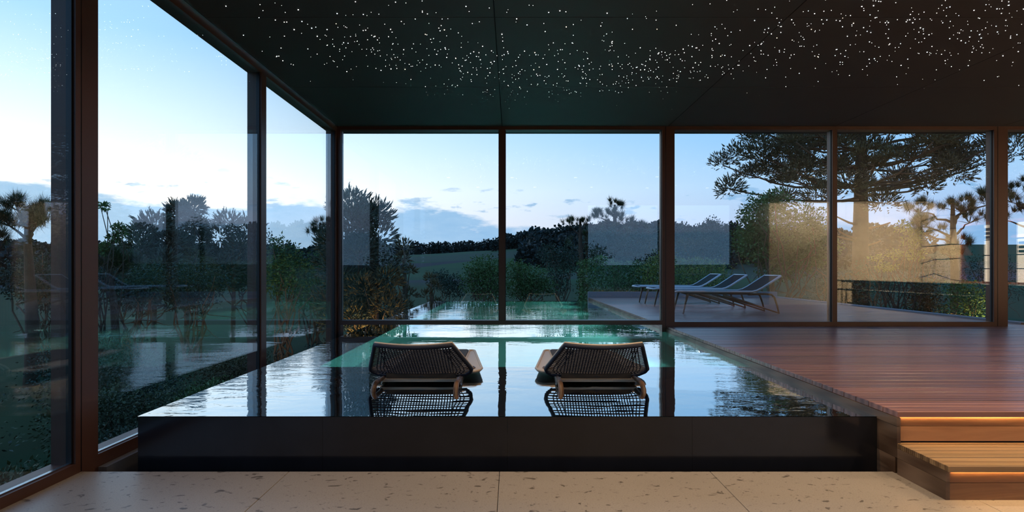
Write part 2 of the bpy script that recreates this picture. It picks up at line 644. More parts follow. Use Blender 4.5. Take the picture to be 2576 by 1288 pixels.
# ------------------------------------------------------------------ floor
fl = tag(MB().box(XL - .3, XR + .2, YB - .2, 3.463, -.12, -.022).build('floor', M_JOINT), kind='structure')
MB().box(DX1 + .05, XR + .2, 3.463, YF + .3, -.12, -.022).build('screed', M_JOINT, fl)
tx = [XL - .17] + [-.077 + 1.3 * k for k in range(-1, 11)] + [XR]
ty = [3.475 - 1.45 * k for k in range(4)]
for a in range(len(tx) - 1):
    for bq in range(3):
        y0 = max(ty[bq + 1], YB)
        MB().chamfer_box(tx[a] + .0015, tx[a + 1] - .0015, y0 + .0015, ty[bq] - .0015, -.022, 0, .0015).build('tile', M_FLOOR, fl)
for a in range(4):
    x0 = DX1 + .05 + a * 1.36
    for y0, y1 in ((3.475, 4.925), (4.925, 6.375), (6.375, YF + .15)):
        MB().chamfer_box(x0 + .0015, min(x0 + 1.36, XR) - .0015, y0 + .0015, y1 - .0015, -.022, 0, .0015).build('tile', M_FLOOR, fl)

# ------------------------------------------------------------------ pool
pool = tag(empty('swimming_pool', (0, PY0, -.3)), 'long black stone infinity pool running out under the glass wall', 'pool')
pool.location = (0, 0, 0)
n = 4
for k in range(n):          # polished front panels
    x0 = PX0 + (PX1 - PX0) * k / n
    x1 = PX0 + (PX1 - PX0) * (k + 1) / n
    MB().box(x0 + .0006, x1 - .0006, PY0, PY0 + .03, -.6, ZW - .004).build('stone_panel', M_STONE, pool)
for k in range(10):          # left side panels
    y0 = PY0 + .03 + (PY1 - PY0 - .03) * k / 10
    y1 = PY0 + .03 + (PY1 - PY0 - .03) * (k + 1) / 10
    MB().box(PX0, PX0 + .03, y0 + .0006, y1 - .0006, -1.2, ZW - .004).build('stone_panel', M_STONE, pool)
SHY = 5.55                  # end of the shallow shelf
LX = -1.91                  # inner edge of the overflow rim
MB().box(PX0 + .03, PX1, PY0 + .03, SHY, -1.2, .185).build('shallow_shelf', M_STONE, pool)
MB().box(PX0 + .03, LX, SHY, PY1, -1.2, .255).build('overflow_rim', M_STONE, pool)
MB().box(LX, PX1, PY1 - .25, PY1, -1.2, .285).build('far_rim', M_STONE, pool)
MB().box(LX, PX1, SHY, PY1 - .25, -1.2, -.95).build('basin_floor', M_TEAL, pool)
MB().box(LX, LX + .02, SHY, PY1 - .25, -.95, .255).build('basin_side', M_TEAL, pool)
MB().box(PX1 - .02, PX1, SHY, PY1 - .25, -.95, .262).build('basin_side', M_TEAL, pool)
MB().box(LX + .02, PX1 - .02, SHY, SHY + .02, -.95, .185).build('basin_end', M_TEAL, pool)
MB().box(LX + .02, PX1 - .02, PY1 - .27, PY1 - .25, -.95, .285).build('basin_end', M_TEAL, pool)
for i, yy in enumerate((6.9, 9.1, 11.25, 13.4, 15.5)):
    lp = MB()
    lp.prism([(yy + .075 * math.cos(2 * PI * q / 14), -.12 + .075 * math.sin(2 * PI * q / 14)) for q in range(14)], 0, PX1 - .035, PX1 - .02)
    lo = lp.build('underwater_lamp', M_UWL, pool)
    rg = MB()
    for q in range(16):
        a0, a1 = 2 * PI * q / 16, 2 * PI * (q + 1) / 16
        k = len(rg.v)
        for an in (a0, a1):
            for (rr, xx) in ((.078, PX1 - .066), (.088, PX1 - .066), (.088, PX1 - .02), (.078, PX1 - .02)):
                rg.v.append((xx, yy + rr * math.cos(an), -.12 + rr * math.sin(an)))
        rg.f += [(k, k + 1, k + 5, k + 4), (k + 1, k + 2, k + 6, k + 5), (k + 3, k, k + 4, k + 7)]
    rg.build('lamp_shroud', M_BLACKMETAL, lo)
    lo.location = (0, 0, 0)
    lamp('lamp_glow', 'SPOT', (PX1 - .125, yy, -.12), 200.0, (.40, 1.0, .92), lo, 0.05, (0, PI / 2, 0), spot_size=2.5, spot_blend=.8)
wsurf = MB()
# water sheet with a thin lip rolling over the stone edge
wsurf.v = [(PX0 - .002, PY0 - .002, ZW), (PX1, PY0 - .002, ZW), (PX1, PY1 + .002, ZW), (PX0 - .002, PY1 + .002, ZW)]
wsurf.f = [(0, 1, 2, 3)]
tag(wsurf.build('pool_water', M_WATER), 'calm dark pool water mirroring the evening sky', 'water', kind='stuff')
# overflow channel round the pool
ch = tag(MB().box(XL - .3, PX1 + .1, 3.40, PY0, -.36, -.30).build('overflow_channel', M_DARK), 'dark overflow channel sunk between floor and black pool front', 'channel')
MB().box(XL - FD, PX0, PY0, YF + .6, -.36, -.30).build('channel_bed', M_DARK, ch)
MB().box(XL - .3, PX1, 3.42, 3.463, -.30, -.022).build('channel_side', M_DARK, ch)
MB().box(XL - FD, XL + .055, 3.612, YF + .15, -.30, -.02).build('channel_ledge', M_KERB, ch)

# ------------------------------------------------------------------ deck
deck = tag(empty('wooden_deck', (0, 0, 0)), 'reddish brown plank deck beside the pool running out to the terrace', 'deck')
PW = 0.140
yy = DY0 - .022
row = 0
MB().box(PX1 + .03, DX1 - .02, DY0 + .03, DY1, -.6, ZD - .045).build('substructure', M_DARK, deck)
while yy < DY1 - .05:
    y1 = min(yy + PW, DY1)
    cut = PX1 + .004 + (DX1 - PX1) * (0.30 + 0.4 * ((row * 0.618) % 1.0))
    zj = R.uniform(-.0008, .0008)
    z0 = ZD - .034
    for (a, b2) in ((PX1 + .004, cut - .0015), (cut + .0015, DX1)):
        MB().chamfer_box(a, b2, yy + .0028, y1 - .0028, z0, ZD + zj, .0025).build('plank', M_DECK, deck)
    yy += PW
    row += 1
# fascia boards down the pool side, in courses
fz = [ZD - .036, .290, .200, .108, 0.0, -.28]
for a in range(3):
    ya = [DY0 - .02, 7.2, 12.1, DY1][a]
    yb = [DY0 - .02, 7.2, 12.1, DY1][a + 1]
    MB().box(PX1 - .002, PX1 + .022, ya + .001, yb - .001, .292, ZD - .0365).build('fascia_board', M_FASCIA, deck)
    MB().box(PX1 + .0005, PX1 + .022, ya + .001, yb - .001, .10, .2895).build('fascia_board', M_FASCIA, deck)
MB().box(PX1 + .001, PX1 + .022, PY0 - .17, PY0 + .02, -.28, .0985).build('fascia_board', M_FASCIA, deck)
# front riser of the deck
MB().box(PX1 + .022, DX1, DY0, DY0 + .025, ZD - .092, ZD - .036).build('riser_board', M_STEP, deck)
MB().box(PX1 + .022, DX1, DY0, DY0 + .025, ZD - .185, ZD - .0945).build('riser_board', M_STEP, deck)
MB().box(PX1 + .03, DX1 - .02, DY0 - .0065, DY0 - .0005, ZD - .0360, ZD - .0345).build('light_strip', M_LED, deck)
# lower step
step = tag(empty('wooden_step', (0, 0, 0)), 'lit walnut step below the deck edge with warm strip under its nosing', 'step')
SZ = .188
SY = 3.044
MB().box(PX1 + .03, DX1 - .03, SY + .03, DY0, -.02, SZ - .04).build('carcass', M_DARK, step)
for k in range(3):
    y0 = SY - .022 + k * .145
    y1 = min(y0 + .145, DY0 - .002)
    MB().chamfer_box(PX1 + .002, DX1, y0 + .0012, y1 - .0012, SZ - .030, SZ, .002).build('tread_plank', M_TREAD, step)
MB().box(PX1 + .022, DX1, SY, SY + .025, SZ - .093, SZ - .032).build('riser_board', M_STEP, step)
MB().box(PX1 + .022, DX1, SY, SY + .025, 0.0005, SZ - .0955).build('riser_board', M_STEP, step)
MB().box(PX1 + .03, DX1 - .02, SY - .0065, SY - .0005, SZ - .0320, SZ - .0305).build('light_strip', M_LED, step)
for (z0, z1) in ((.100, SZ - .031), (0.0005, .0985)):
    MB().box(PX1, PX1 + .022, SY - .001, DY0 - .021, z0, z1).build('side_board', M_FASCIA, step)
# terrace kerbs
kb = tag(MB().box(PX1, DX1 + .16, DY1, DY1 + .16, -.9, ZD + .17).build('terrace_kerb', M_KERB), 'low pale kerb closing the far end of the terrace deck', 'kerb')
kb2 = tag(MB().box(DX1 + .002, DX1 + .15, YF + .3, DY1, -.9, ZD + .03).build('terrace_kerb', M_KERB), 'low pale kerb along the garden side of the terrace deck', 'kerb')

# ------------------------------------------------------------------ room behind the camera (seen in the glass)
wb = tag(empty('wall_back', (0, 0, 0)), kind='structure')
MB().box(XL - .2, 2.42, YB - .2, YB, 0, ZC).build('dark_panel', M_DARKWALL, wb)
MB().box(7.28, 8.45, YB - .2, YB, 0, ZC).build('grey_panel', M_GREYWALL, wb)
for k in range(4):
    x0 = 8.45 + 1.26 * k
    MB().box(x0 + .006, min(x0 + 1.26, XR) - .006, YB - .2, YB, 0, ZC).build('plaster_panel', M_BEIGE, wb)
w1 = tag(empty('window_1', (0, 0, 0)), kind='structure')
MB().box(2.42, 7.28, YB - .15, YB, ZC - .06, ZC).build('window_frame', M_FRAME, w1)
MB().box(2.42, 7.28, YB - .15, YB, 0, .08).build('window_frame', M_FRAME, w1)
for x in (2.42, 4.82, 7.20):
    MB().box(x, x + .08, YB - .15, YB, .08, ZC - .06).build('window_frame', M_FRAME, w1)
for x0, x1 in ((2.50, 4.82), (4.90, 7.20)):
    MB().box(x0, x1, YB - .09, YB - .07, .08, ZC - .06).build('glass_pane', M_GLASS, w1)
wr = tag(MB().box(XR + .04, XR + .25, YB - .2, YF + .2, -.1, ZC).build('wall_right', M_JOINT), kind='structure')
# rough stone facing of the right wall
RS = random.Random(3)
M_RUB = plain('rubble_stone', (.50, .42, .31), 0.8, 0, 0.3, 0.3, 3.0, 0.3)
GR = {}
ny, nz = 16, 7
for a in range(ny + 1):
    for bq in range(nz + 1):
        jy = 0 if a in (0, ny) else RS.uniform(-.16, .16)
        jz = 0 if bq in (0, nz) else RS.uniform(-.13, .13)
        GR[a, bq] = (YB + (YF - YB) * a / ny + jy, ZC * bq / nz + jz)
for a in range(ny):
    for bq in range(nz):
        q = [GR[a, bq], GR[a + 1, bq], GR[a + 1, bq + 1], GR[a, bq + 1]]
        cy = sum(u for u, w in q) / 4
        cz = sum(w for u, w in q) / 4
        q = [(cy + (u - cy) * .955, cz + (w - cz) * .945) for u, w in q]
        MB().prism(q, 0, XR + RS.uniform(-.02, .02), XR + .05).build('stone', M_RUB, wr)
# bar counter
bar = tag(empty('bar_counter', (10.6, 3, 0)), 'long dark bar counter with rust front mirrored in the glass', 'bar counter')
bar.location = (0, 0, 0)
MB().box(10.35, 11.15, -.5, 6.5, .86, .91).build('worktop', M_BAR, bar)
MB().box(10.34, 10.35, -.5, 6.5, .845, .862).build('edge_strip', M_TEAK, bar)
for k in range(5):
    MB().box(10.62, 10.70, -.4 + 1.36 * k + .003, -.4 + 1.36 * (k + 1) - .003, 0, .86).build('front_panel', M_BARFRONT, bar)
MB().tube([(10.5, -.4, .2), (10.5, 6.4, .2)], .018, 8).build('foot_rail', M_BLACKMETAL, bar)
# bar stools
def make_stool():
    s = empty('bar_stool')
    MB().chamfer_box(-.19, .19, -.19, .19, .63, .67, .01).build('seat', M_BLACKMETAL, s)
    for a in (-1, 1):
        for bq in (-1, 1):
            ztop = .92 if a < 0 else .63
            MB().tube([(a * .24, bq * .22, 0), (a * .17, bq * .17, ztop)], .010, 6).build('leg', M_BLACKMETAL, s)
    MB().tube([(-.17, -.19, .92), (-.17, .19, .92)], .014, 6).build('back_rail', M_BLACKMETAL, s)
    MB().tube([(.22, -.2, .25), (.22, .2, .25)], .009, 6).build('foot_bar', M_BLACKMETAL, s)
    return s
st0 = make_stool()
ORD = ['farthest', 'second farthest', 'third farthest', 'fourth farthest', 'fifth farthest', 'fifth nearest', 'fourth nearest', 'third nearest', 'second nearest', 'nearest']
for k in range(8):
    o = st0 if k == 0 else copy_tree(st0)
    o.location = (9.95, .35 + .62 * k, 0)
    o.rotation_euler = (0, 0, R.uniform(-.08, .08))
    nm = ['first', 'second', 'third', 'fourth', 'fifth', 'sixth', 'seventh', 'eighth'][k]
    tag(o, 'black metal bar stool, %s from the room corner, mirrored along the bar' % nm, 'stool', 'stools along the bar')
# back bar shelf on the right wall
sh = tag(empty('bar_shelf', (XR, 2, 0)), 'red wood back bar shelf with glowing cream panels behind the bar', 'shelf')
sh.location = (0, 0, 0)
sx0, sx1 = XR - .38, XR - .03
MB().box(sx0, sx1, .80, .86, .02, 2.55).build('side_panel', M_REDWOOD, sh)
MB().box(sx0, sx1, 6.0, 6.06, .02, 2.55).build('side_panel', M_REDWOOD, sh)
MB().box(sx0, sx1, .86, 6.0, 2.49, 2.55).build('top_panel', M_REDWOOD, sh)
MB().box(sx0, sx1, .86, 6.0, .02, .9).build('base_cabinet', M_REDWOOD, sh)
for k in range(5):
    y0 = .86 + 1.028 * k
    MB().box(sx1 - .03, sx1, y0, y0 + .40, .9, 2.49).build('wood_panel', M_REDWOOD, sh)
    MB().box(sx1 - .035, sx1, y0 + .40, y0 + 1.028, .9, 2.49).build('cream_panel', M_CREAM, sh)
for z in (1.25, 1.62, 2.05):
    MB().box(sx0 + .04, sx1 - .03, .86, 6.0, z, z + .022).build('shelf_board', M_BLACKMETAL, sh)
for k in range(3):
    for j in range(3):
        z0 = (2.10 if k % 2 == 0 else 1.68) + j * .11
        MB().box(sx0 + .06, sx1 - .05, .90 + 1.7 * k, 2.1 + 1.7 * k, z0, z0 + .065).build('bottle_rack', M_BLACKMETAL, sh)
# glasses on the shelf
def make_glass():
    s = empty('wine_glass')
    MB().disc((0, 0), .032, 0, .004, 12).build('foot', M_GLASS, s)
    MB().tube([(0, 0, .004), (0, 0, .09)], .004, 6).build('stem', M_GLASS, s)
    MB().tube([(0, 0, .09), (0, 0, .12), (0, 0, .16), (0, 0, .20)], [.008, .034, .038, .032], 12).build('bowl', M_GLASS, s)
    return s
g0 = make_glass()
for k in range(4):
    o = g0 if k == 0 else copy_tree(g0)
    o.location = (sx0 + .15, 1.30 + .13 * k, 1.272)
    tag(o, 'clear stemmed wine glass standing on the middle shelf behind the bar', 'glass', 'wine glasses on the bar shelf')
# unseen ceiling downlights, those over deck and bar added as fill
def downlight(x, y, watts, label, col=(1.0, .74, .45), spot=1.5):
    d = empty('unseen_downlight', (x, y, ZC))
    MB().prism([(.055 * math.cos(2 * PI * q / 14), .055 * math.sin(2 * PI * q / 14)) for q in range(14)], 2, -.006, -.0005).build('trim_ring', M_BLACKMETAL, d)
    MB().prism([(.040 * math.cos(2 * PI * q / 14), .040 * math.sin(2 * PI * q / 14)) for q in range(14)], 2, -.009, -.0062).build('lens', M_LAMP, d)
    lamp('beam', 'SPOT', (0, 0, -.03), watts, col, d, .04, None, spot_size=spot, spot_blend=.6)
    tag(d, label, 'downlight', 'recessed ceiling downlights')
    return d
for i, (x, y, wt) in enumerate(((-.9, 2.35, 24), (.6, 2.35, 74), (2.1, 2.35, 74), (3.6, 2.2, 68), (5.2, 2.2, 68))):
    downlight(x, y, wt, 'small round downlight in the ceiling above the stone floor, %s from the left glass' % ['first', 'second', 'third', 'fourth', 'fifth'][i])
for i, (x, y, wt) in enumerate(((-1.5, 3.9, 16), (0.0, 3.9, 42), (1.5, 3.9, 34), (3.4, 4.0, 65), (5.2, 4.0, 80), (7.0, 4.0, 85))):
    downlight(x, y, wt, 'small round unseen downlight in the ceiling over pool and deck, %s from the left glass' % ['first', 'second', 'third', 'fourth', 'fifth', 'sixth'][i], (1.0, .72, .46), 2.1)  # deck side ones are unseen fill, added to brighten the planks
ww = tag(empty('unseen_wall_washer', (10.9, YB + .55, ZC)), 'long slim unseen wall washer added on the ceiling along the beige back wall', 'wall washer')  # unseen lamp added to light the beige wall for its mirror image
MB().box(-2.4, 2.4, -.05, .05, -.03, -.0005).build('housing', M_BLACKMETAL, ww)
MB().box(-2.38, 2.38, -.04, .04, -.034, -.0305).build('diffuser', M_LAMP, ww)
lamp('wash', 'AREA', (0, 0, -.04), 145, (1.0, .82, .62), ww, 4.7, (-.45, 0, 0), shape='RECTANGLE', size_y=.08)
for i, y in enumerate((-.6, .9, 2.4, 3.9, 5.4)):
    downlight(12.2, y, 440, 'unseen fill downlight added over the bar shelf, %s from the back wall' % ['first', 'second', 'third', 'fourth', 'fifth'][i], (1.0, .80, .54), 2.2)  # unseen lamps added to brighten the mirrored stone wall and shelf
for i, y in enumerate((1.0, 3.0, 5.0, 7.0)):
    downlight(9.5, y, 110, 'unseen fill downlight added over the bar stools, %s from the back wall' % ['first', 'second', 'third', 'fourth'][i])  # unseen lamps added so bar front and stools show when mirrored

# ------------------------------------------------------------------ star ceiling
curve = [(-2.45, 5.2), (-1.1, 5.6), (0, 6.15), (1.7, 5.9), (2.7, 5.2), (4.0, 5.0), (6.0, 4.8), (8.0, 4.5), (10.5, 4.2), (12.8, 4.0)]
cxs = [q[0] for q in curve]
cys = [q[1] for q in curve]
stars = []
nx = NR.uniform(-2.5, 12.6, 2500)
for x in nx:
    y = float(np.interp(x, cxs, cys)) + (NR.normal(0, .62) if NR.random() < .8 else NR.normal(-.5, 1.1))
    if x < -1.3 and NR.random() < (-1.3 - x) / 1.5:
        continue
    if y > 7.75 or y < 2.3 or x < -2.5:
        continue
    edge = min(1.0, max(.35, (7.9 - y) / 1.7))
    r = (.0013 + .0029 * NR.random() ** 1.6) * edge
    stars.append((float(x), y, r))
sm = []
for k in range(3):
    q = MB()
    n = 8
    for (z, rr) in ((0, 1.0), (-.5, .86), (-.86, .5)):
        for a in range(n):
            q.v.append((rr * math.cos(2 * PI * a / n), rr * math.sin(2 * PI * a / n), z))
    q.v.append((0, 0, -1))
    for a in range(n):
        a2 = (a + 1) % n
        q.f += [(a2, a, n + a, n + a2), (n + a2, n + a, 2 * n + a, 2 * n + a2), (2 * n + a2, 2 * n + a, 3 * n)]
    me = bpy.data.meshes.new('star_light')
    me.from_pydata(q.v, [], q.f)
    me.materials.append(M_STAR[k])
    sm.append((me, q))
def seen(s):
    px = VX + s[0] * FPX / s[1]
    py = VY - (ZC - CAMZ) * FPX / s[1]
    return 0 < px < 2576 and 0 < py < 1288
stars.sort(key=lambda s: -(s[2] / s[1] + (10 if seen(s) else 0)))
for i, (x, y, r) in enumerate(stars[:300]):
    o = link('star_light', sm[0 if i % 5 < 3 else (1 if i % 5 == 3 or i % 3 else 2)][0])
    o.location = (x, y, ZC - .0003)
    o.scale = (r, r, r)
    tag(o, 'tiny glowing white star light set into the dark ceiling', 'star light', 'fibre optic stars scattered over the ceiling')
V, F = [], []
q = sm[0][1]
for (x, y, r) in stars[300:]:
    i = len(V)
    V += [(x + a * r, y + b2 * r, ZC - .0003 + cz * r) for a, b2, cz in q.v]
    F += [tuple(i + k for k in f) for f in q.f]
me = bpy.data.meshes.new('star_field')
me.from_pydata(V, [], F)
me.materials.append(M_STAR[0])
tag(link('star_field', me), 'band of countless faint star points across the dark ceiling', 'star lights', kind='stuff')

# ------------------------------------------------------------------ loungers standing in the pool
def bback(u, v):
    """point of the woven back: u -1..1, v 0 bottom .. 1 top (local: y forward, origin between the near legs on the shelf)"""
    if v < .18:
        hw = .365 + (.422 - .365) * math.sin(v / .18 * PI / 2)
    else:
        hw = .422 + (.292 - .422) * (v - .18) / .82
    y = .28 - .41 * v + .055 * u * u * (1 - v * .6)
    z = .184 + .306 * v - .018 * (1 - u * u) * v
    return Vector((u * hw, y, z))
def make_pool_lounger():
    s = empty('pool_lounger')
    wv = MB()
    rows, cols = 19, 25
    for k in range(rows + 1):
        v = .02 + .96 * k / rows
        wv.tube([bback(u / 8.0, v) + Vector((0, -.004, 0)) for u in range(-8, 9)], .0052, 4)
    for k in range(cols):
        xx = -.268 + .536 * k / (cols - 1)
        pts = []
        for j in range(9):
            v = j / 8
            hw = bback(1, v).x
            pts.append(bback(max(-1, min(1, xx / hw)), v))
        wv.tube(pts, .0048, 4)
    for sg in (-1, 1):
        for f in (.72, .79, .86):
            wv.tube([bback(sg * f, j / 8) for j in range(9)], .0048, 4)
    wv.build('woven_back', M_WEAVE, s)
    out = [bback(-1, v / 10) for v in range(11)] + [bback(u / 6, 1) for u in range(-5, 7)] + [bback(1, 1 - v / 10) for v in range(1, 11)] + [bback(1 - u / 6, 0) for u in range(1, 12)]
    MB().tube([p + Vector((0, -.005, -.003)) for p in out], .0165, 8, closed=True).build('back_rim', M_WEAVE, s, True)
    MB().tube([p + Vector((0, .010, .010)) for p in out], .0115, 8, closed=True).build('back_frame', M_SAND, s, True)
    # seat shell and cushion
    MB().prism([(-.33, .22), (.33, .22), (.285, 1.70), (-.285, 1.70)], 2, .140, .160).build('seat_shell', M_SAND, s)
    MB().prism([(-.288, .26), (.288, .26), (.288, 1.62), (.265, 1.67), (-.265, 1.67), (-.288, 1.62)], 2, .161, .202).build('cushion', M_CUSH, s)
    for sg in (-1, 1):
        tr = [(.292, .46), (.43, .48), (.470, .55), (.482, .64), (.350, 1.70), (.33, 1.745), (.288, 1.75)]
        tr = [(sg * a, b2) for a, b2 in tr]
        if sg < 0:
            tr = tr[::-1]
        tray = MB().prism(tr, 2, .163, .176).build('side_tray', M_SAND, s)
        MB().tube([(a, b2, .178) for a, b2 in tr], .012, 6, closed=True).build('tray_rim', M_SAND, tray, True)
        MB().tube([(sg * .375 + .044 * math.cos(2 * PI * q / 16), .66 + .060 * math.sin(2 * PI * q / 16), .180) for q in range(16)], .0065, 5, closed=True).build('cup_ring', M_TEAK, tray, True)
        x = sg * .318
        MB().tube([(x, -.10, 0), (x, -.09, .05), (x, -.05, .135), (x, .0, .168), (x, .14, .172), (x, .42, .150)], [.016, .019, .021, .021, .019, .016], 8).build('rear_leg', M_TEAK, s, True)
        MB().tube([(x, -.08, .0), (x, .12, .06), (x, .32, .13), (x, .42, .150)], [.014, .017, .017, .014], 8).build('leg_brace', M_TEAK, s, True)
        MB().tube([(x * .8, 1.08, 0), (x * .85, 1.05, .08), (x * .85, 1.00, .142)], [.020, .024, .026], 8).build('front_leg', M_TEAK, s, True)
    return s
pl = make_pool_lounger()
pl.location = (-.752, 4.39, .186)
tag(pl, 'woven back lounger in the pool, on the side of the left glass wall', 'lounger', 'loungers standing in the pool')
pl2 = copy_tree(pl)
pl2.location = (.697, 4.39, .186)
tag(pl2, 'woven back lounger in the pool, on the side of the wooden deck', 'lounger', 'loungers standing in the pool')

# ------------------------------------------------------------------ sun loungers on the terrace
def make_sun_lounger():
    s = empty('sun_lounger')
    W2 = .35
    prof = [(-2.06, .425), (-2.0, .437), (-1.2, .430), (-.56, .425), (-.47, .445), (-.36, .50), (.0, .735)]
    wd = MB()
    N = len(prof)
    for (x, z) in prof:
        for y in (-W2 + .02, W2 - .02):
            wd.v.append((x, y, z + .012))
    for i in range(N - 1):
        wd.f.append((2 * i, 2 * i + 2, 2 * i + 3, 2 * i + 1))
    for (x, z) in prof:
        for y in (-W2 + .02, W2 - .02):
            wd.v.append((x, y, z - .006))
    for i in range(N - 1):
        k = 2 * N
        wd.f.append((k + 2 * i, k + 2 * i + 1, k + 2 * i + 3, k + 2 * i + 2))
    wd.f += [(0, 1, 2 * N + 1, 2 * N), (2 * N - 2, 4 * N - 2, 4 * N - 1, 2 * N - 1)]
    for i in range(N - 1):
        wd.f.append((2 * i, 2 * N + 2 * i, 2 * N + 2 * i + 2, 2 * i + 2))
        wd.f.append((2 * i + 1, 2 * i + 3, 2 * N + 2 * i + 3, 2 * N + 2 * i + 1))
    wd.build('sling', M_SLING, s)
    for sg in (-1, 1):
        MB().tube([(x, sg * W2, z) for x, z in prof], .017, 8, 1.3).build('side_rail', M_WHITE, s, True)
    MB().tube([(-2.06, -W2, .425), (-2.06, W2, .425)], .017, 8).build('end_rail', M_WHITE, s, True)
    MB().tube([(0, -W2, .735), (0, W2, .735)], .017, 8).build('end_rail', M_WHITE, s, True)
    for sg in (-1, 1):
        y = sg * (W2 - .035)
        MB().tube([(-1.80, y, .40), (-.60, y, .385)], .034, 8, .55).build('apron', M_TEAK, s, True)
        MB().tube([(-1.79, y, .40), (-1.84, y, .22), (-1.885, y, 0)], [.038, .028, .018], 8, .75).build('front_leg', M_TEAK, s, True)
        MB().tube([(-1.10, y, .36), (-.62, y, .21), (-.02, y, .012)], [.035, .032, .020], 8, .75).build('diagonal_leg', M_TEAK, s, True)
        MB().tube([(-.02, y, .0), (-.06, y, .17), (-.11, y, .32), (-.17, y, .375), (-.30, y, .385), (-.62, y, .375)], [.018, .024, .028, .028, .026, .026], 8, .8).build('rear_leg', M_TEAK, s, True)
    MB().tube([(-.28, -W2 + .03, .38), (-.28, W2 - .03, .38)], .014, 6).build('cross_bar', M_WHITE, s, True)
    return s
sl = make_sun_lounger()
for k, (y, lab) in enumerate(((11.27, 'charcoal sling sun lounger with teak legs, nearest to the glass'),
                              (12.85, 'charcoal sling sun lounger with teak legs, in the middle of the terrace row'),
                              (14.42, 'charcoal sling sun lounger with teak legs, farthest from the glass'))):
    o = sl if k == 0 else copy_tree(sl)
    o.location = (5.22, y, ZD + .001)
    tag(o, lab, 'sun lounger', 'sun loungers on the terrace deck')

# ------------------------------------------------------------------ land
def sstep(a, b2, x):
    q = min(1, max(0, (x - a) / (b2 - a)))
    return q * q * (3 - 2 * q)
AZ = [-3.2, -1.2, -.7, -.45, -.30, -.16, -.07, 0, .06, .12, .2, .3, .45, .7, 1.3, 3.2]
AH = [3, 4, 6.5, 6, 6.5, 8.0, 9.5, 10.5, 12.5, 14.5, 15.5, 14.5, 12, 10, 5, 3]
def land_z(x, y):
    r = math.hypot(x, y)
    az = math.atan2(x, y)
    h = -1.05 - .5 * sstep(18, 70, r)
    h += (float(np.interp(az, AZ, AH)) + 1.5) * sstep(75, 270, r) + 2.0 * sstep(270, 700, r)
    h += .12 * math.sin(x * .35 + 1) * math.cos(y * .31) * sstep(8, 25, r)
    return h
rad = [4, 8, 12, 16, 20, 26, 34, 44, 56, 70, 85, 105, 125, 145, 165, 185, 205, 225, 245, 270, 300, 360, 500, 800, 1500]
NA = 160
lv = [(0, 6, -1.05)]
lf = []
for r in rad:
    for a in range(NA):
        th = 2 * PI * a / NA
        x, y = r * math.sin(th), r * math.cos(th)
        lv.append((x, y, land_z(x, y)))
for a in range(NA):
    lf.append((0, 1 + (a + 1) % NA, 1 + a))
for k in range(len(rad) - 1):
    for a in range(NA):
        a2 = (a + 1) % NA
        lf.append((1 + k * NA + a, 1 + k * NA + a2, 1 + (k + 1) * NA + a2, 1 + (k + 1) * NA + a))
q = MB()
q.v, q.f = lv, lf
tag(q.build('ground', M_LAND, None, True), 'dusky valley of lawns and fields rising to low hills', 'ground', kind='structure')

# ------------------------------------------------------------------ plants
def rot_to(d):
    """orthonormal frames for direction array d (n,3)"""
    d = d / np.linalg.norm(d, axis=1, keepdims=True)
    ref = np.where(np.abs(d[:, 2:3]) < .9, np.array([[0, 0, 1.0]]), np.array([[1.0, 0, 0]]))
    s = np.cross(d, ref)
    s /= np.linalg.norm(s, axis=1, keepdims=True)
    u = np.cross(s, d)
    return d, s, u
def rand_dirs(n, rng, zmin=-1.0):
    z = rng.uniform(zmin, 1, n)
    a = rng.uniform(0, 2 * PI, n)
    r = np.sqrt(1 - z * z)
    return np.stack([r * np.cos(a), r * np.sin(a), z], 1)
def leaf_quads(P, D, size, rng, aspect=.5):
    """pointed leaves: P position, D direction, size (n,)"""
    n = len(P)
    d, s, u = rot_to(D)
    tw = rng.uniform(0, 2 * PI, n)[:, None]
    w = s * np.cos(tw) + u * np.sin(tw)
    nn = np.cross(d, w)
    L = size[:, None]
    a = P
    b2 = P + d * L * .45 + w * L * aspect * .5 + nn * L * .06
    c2 = P + d * L
    e = P + d * L * .45 - w * L * aspect * .5 + nn * L * .06
    V = np.stack([a, b2, c2, e], 1).reshape(-1, 3)
    F = np.arange(4 * n).reshape(n, 4)
    return V, F
def spikes(P, D, L, Rr):
    """four sided spindles"""
    n = len(P)
    d, s, u = rot_to(D)
    L = L[:, None]
    Rr = Rr[:, None]
    m0 = P + d * L * .55
    V = np.stack([P, m0 + s * Rr, m0 + u * Rr, m0 - s * Rr, m0 - u * Rr, P + d * L], 1).reshape(-1, 3)
    o = (6 * np.arange(n))[:, None]
    F = np.concatenate([o + np.array([[0, b2, a]]) for a, b2 in ((1, 2), (2, 3), (3, 4), (4, 1))] + [o + np.array([[5, a, b2]]) for a, b2 in ((1, 2), (2, 3), (3, 4), (4, 1))], 0)
    return V, F
def join(parts):
    Vs, Fs, o = [], [], 0
    for V, F in parts:
        Vs.append(V)
        Fs.append(F + o)
        o += len(V)
    return np.concatenate(Vs), np.concatenate(Fs)
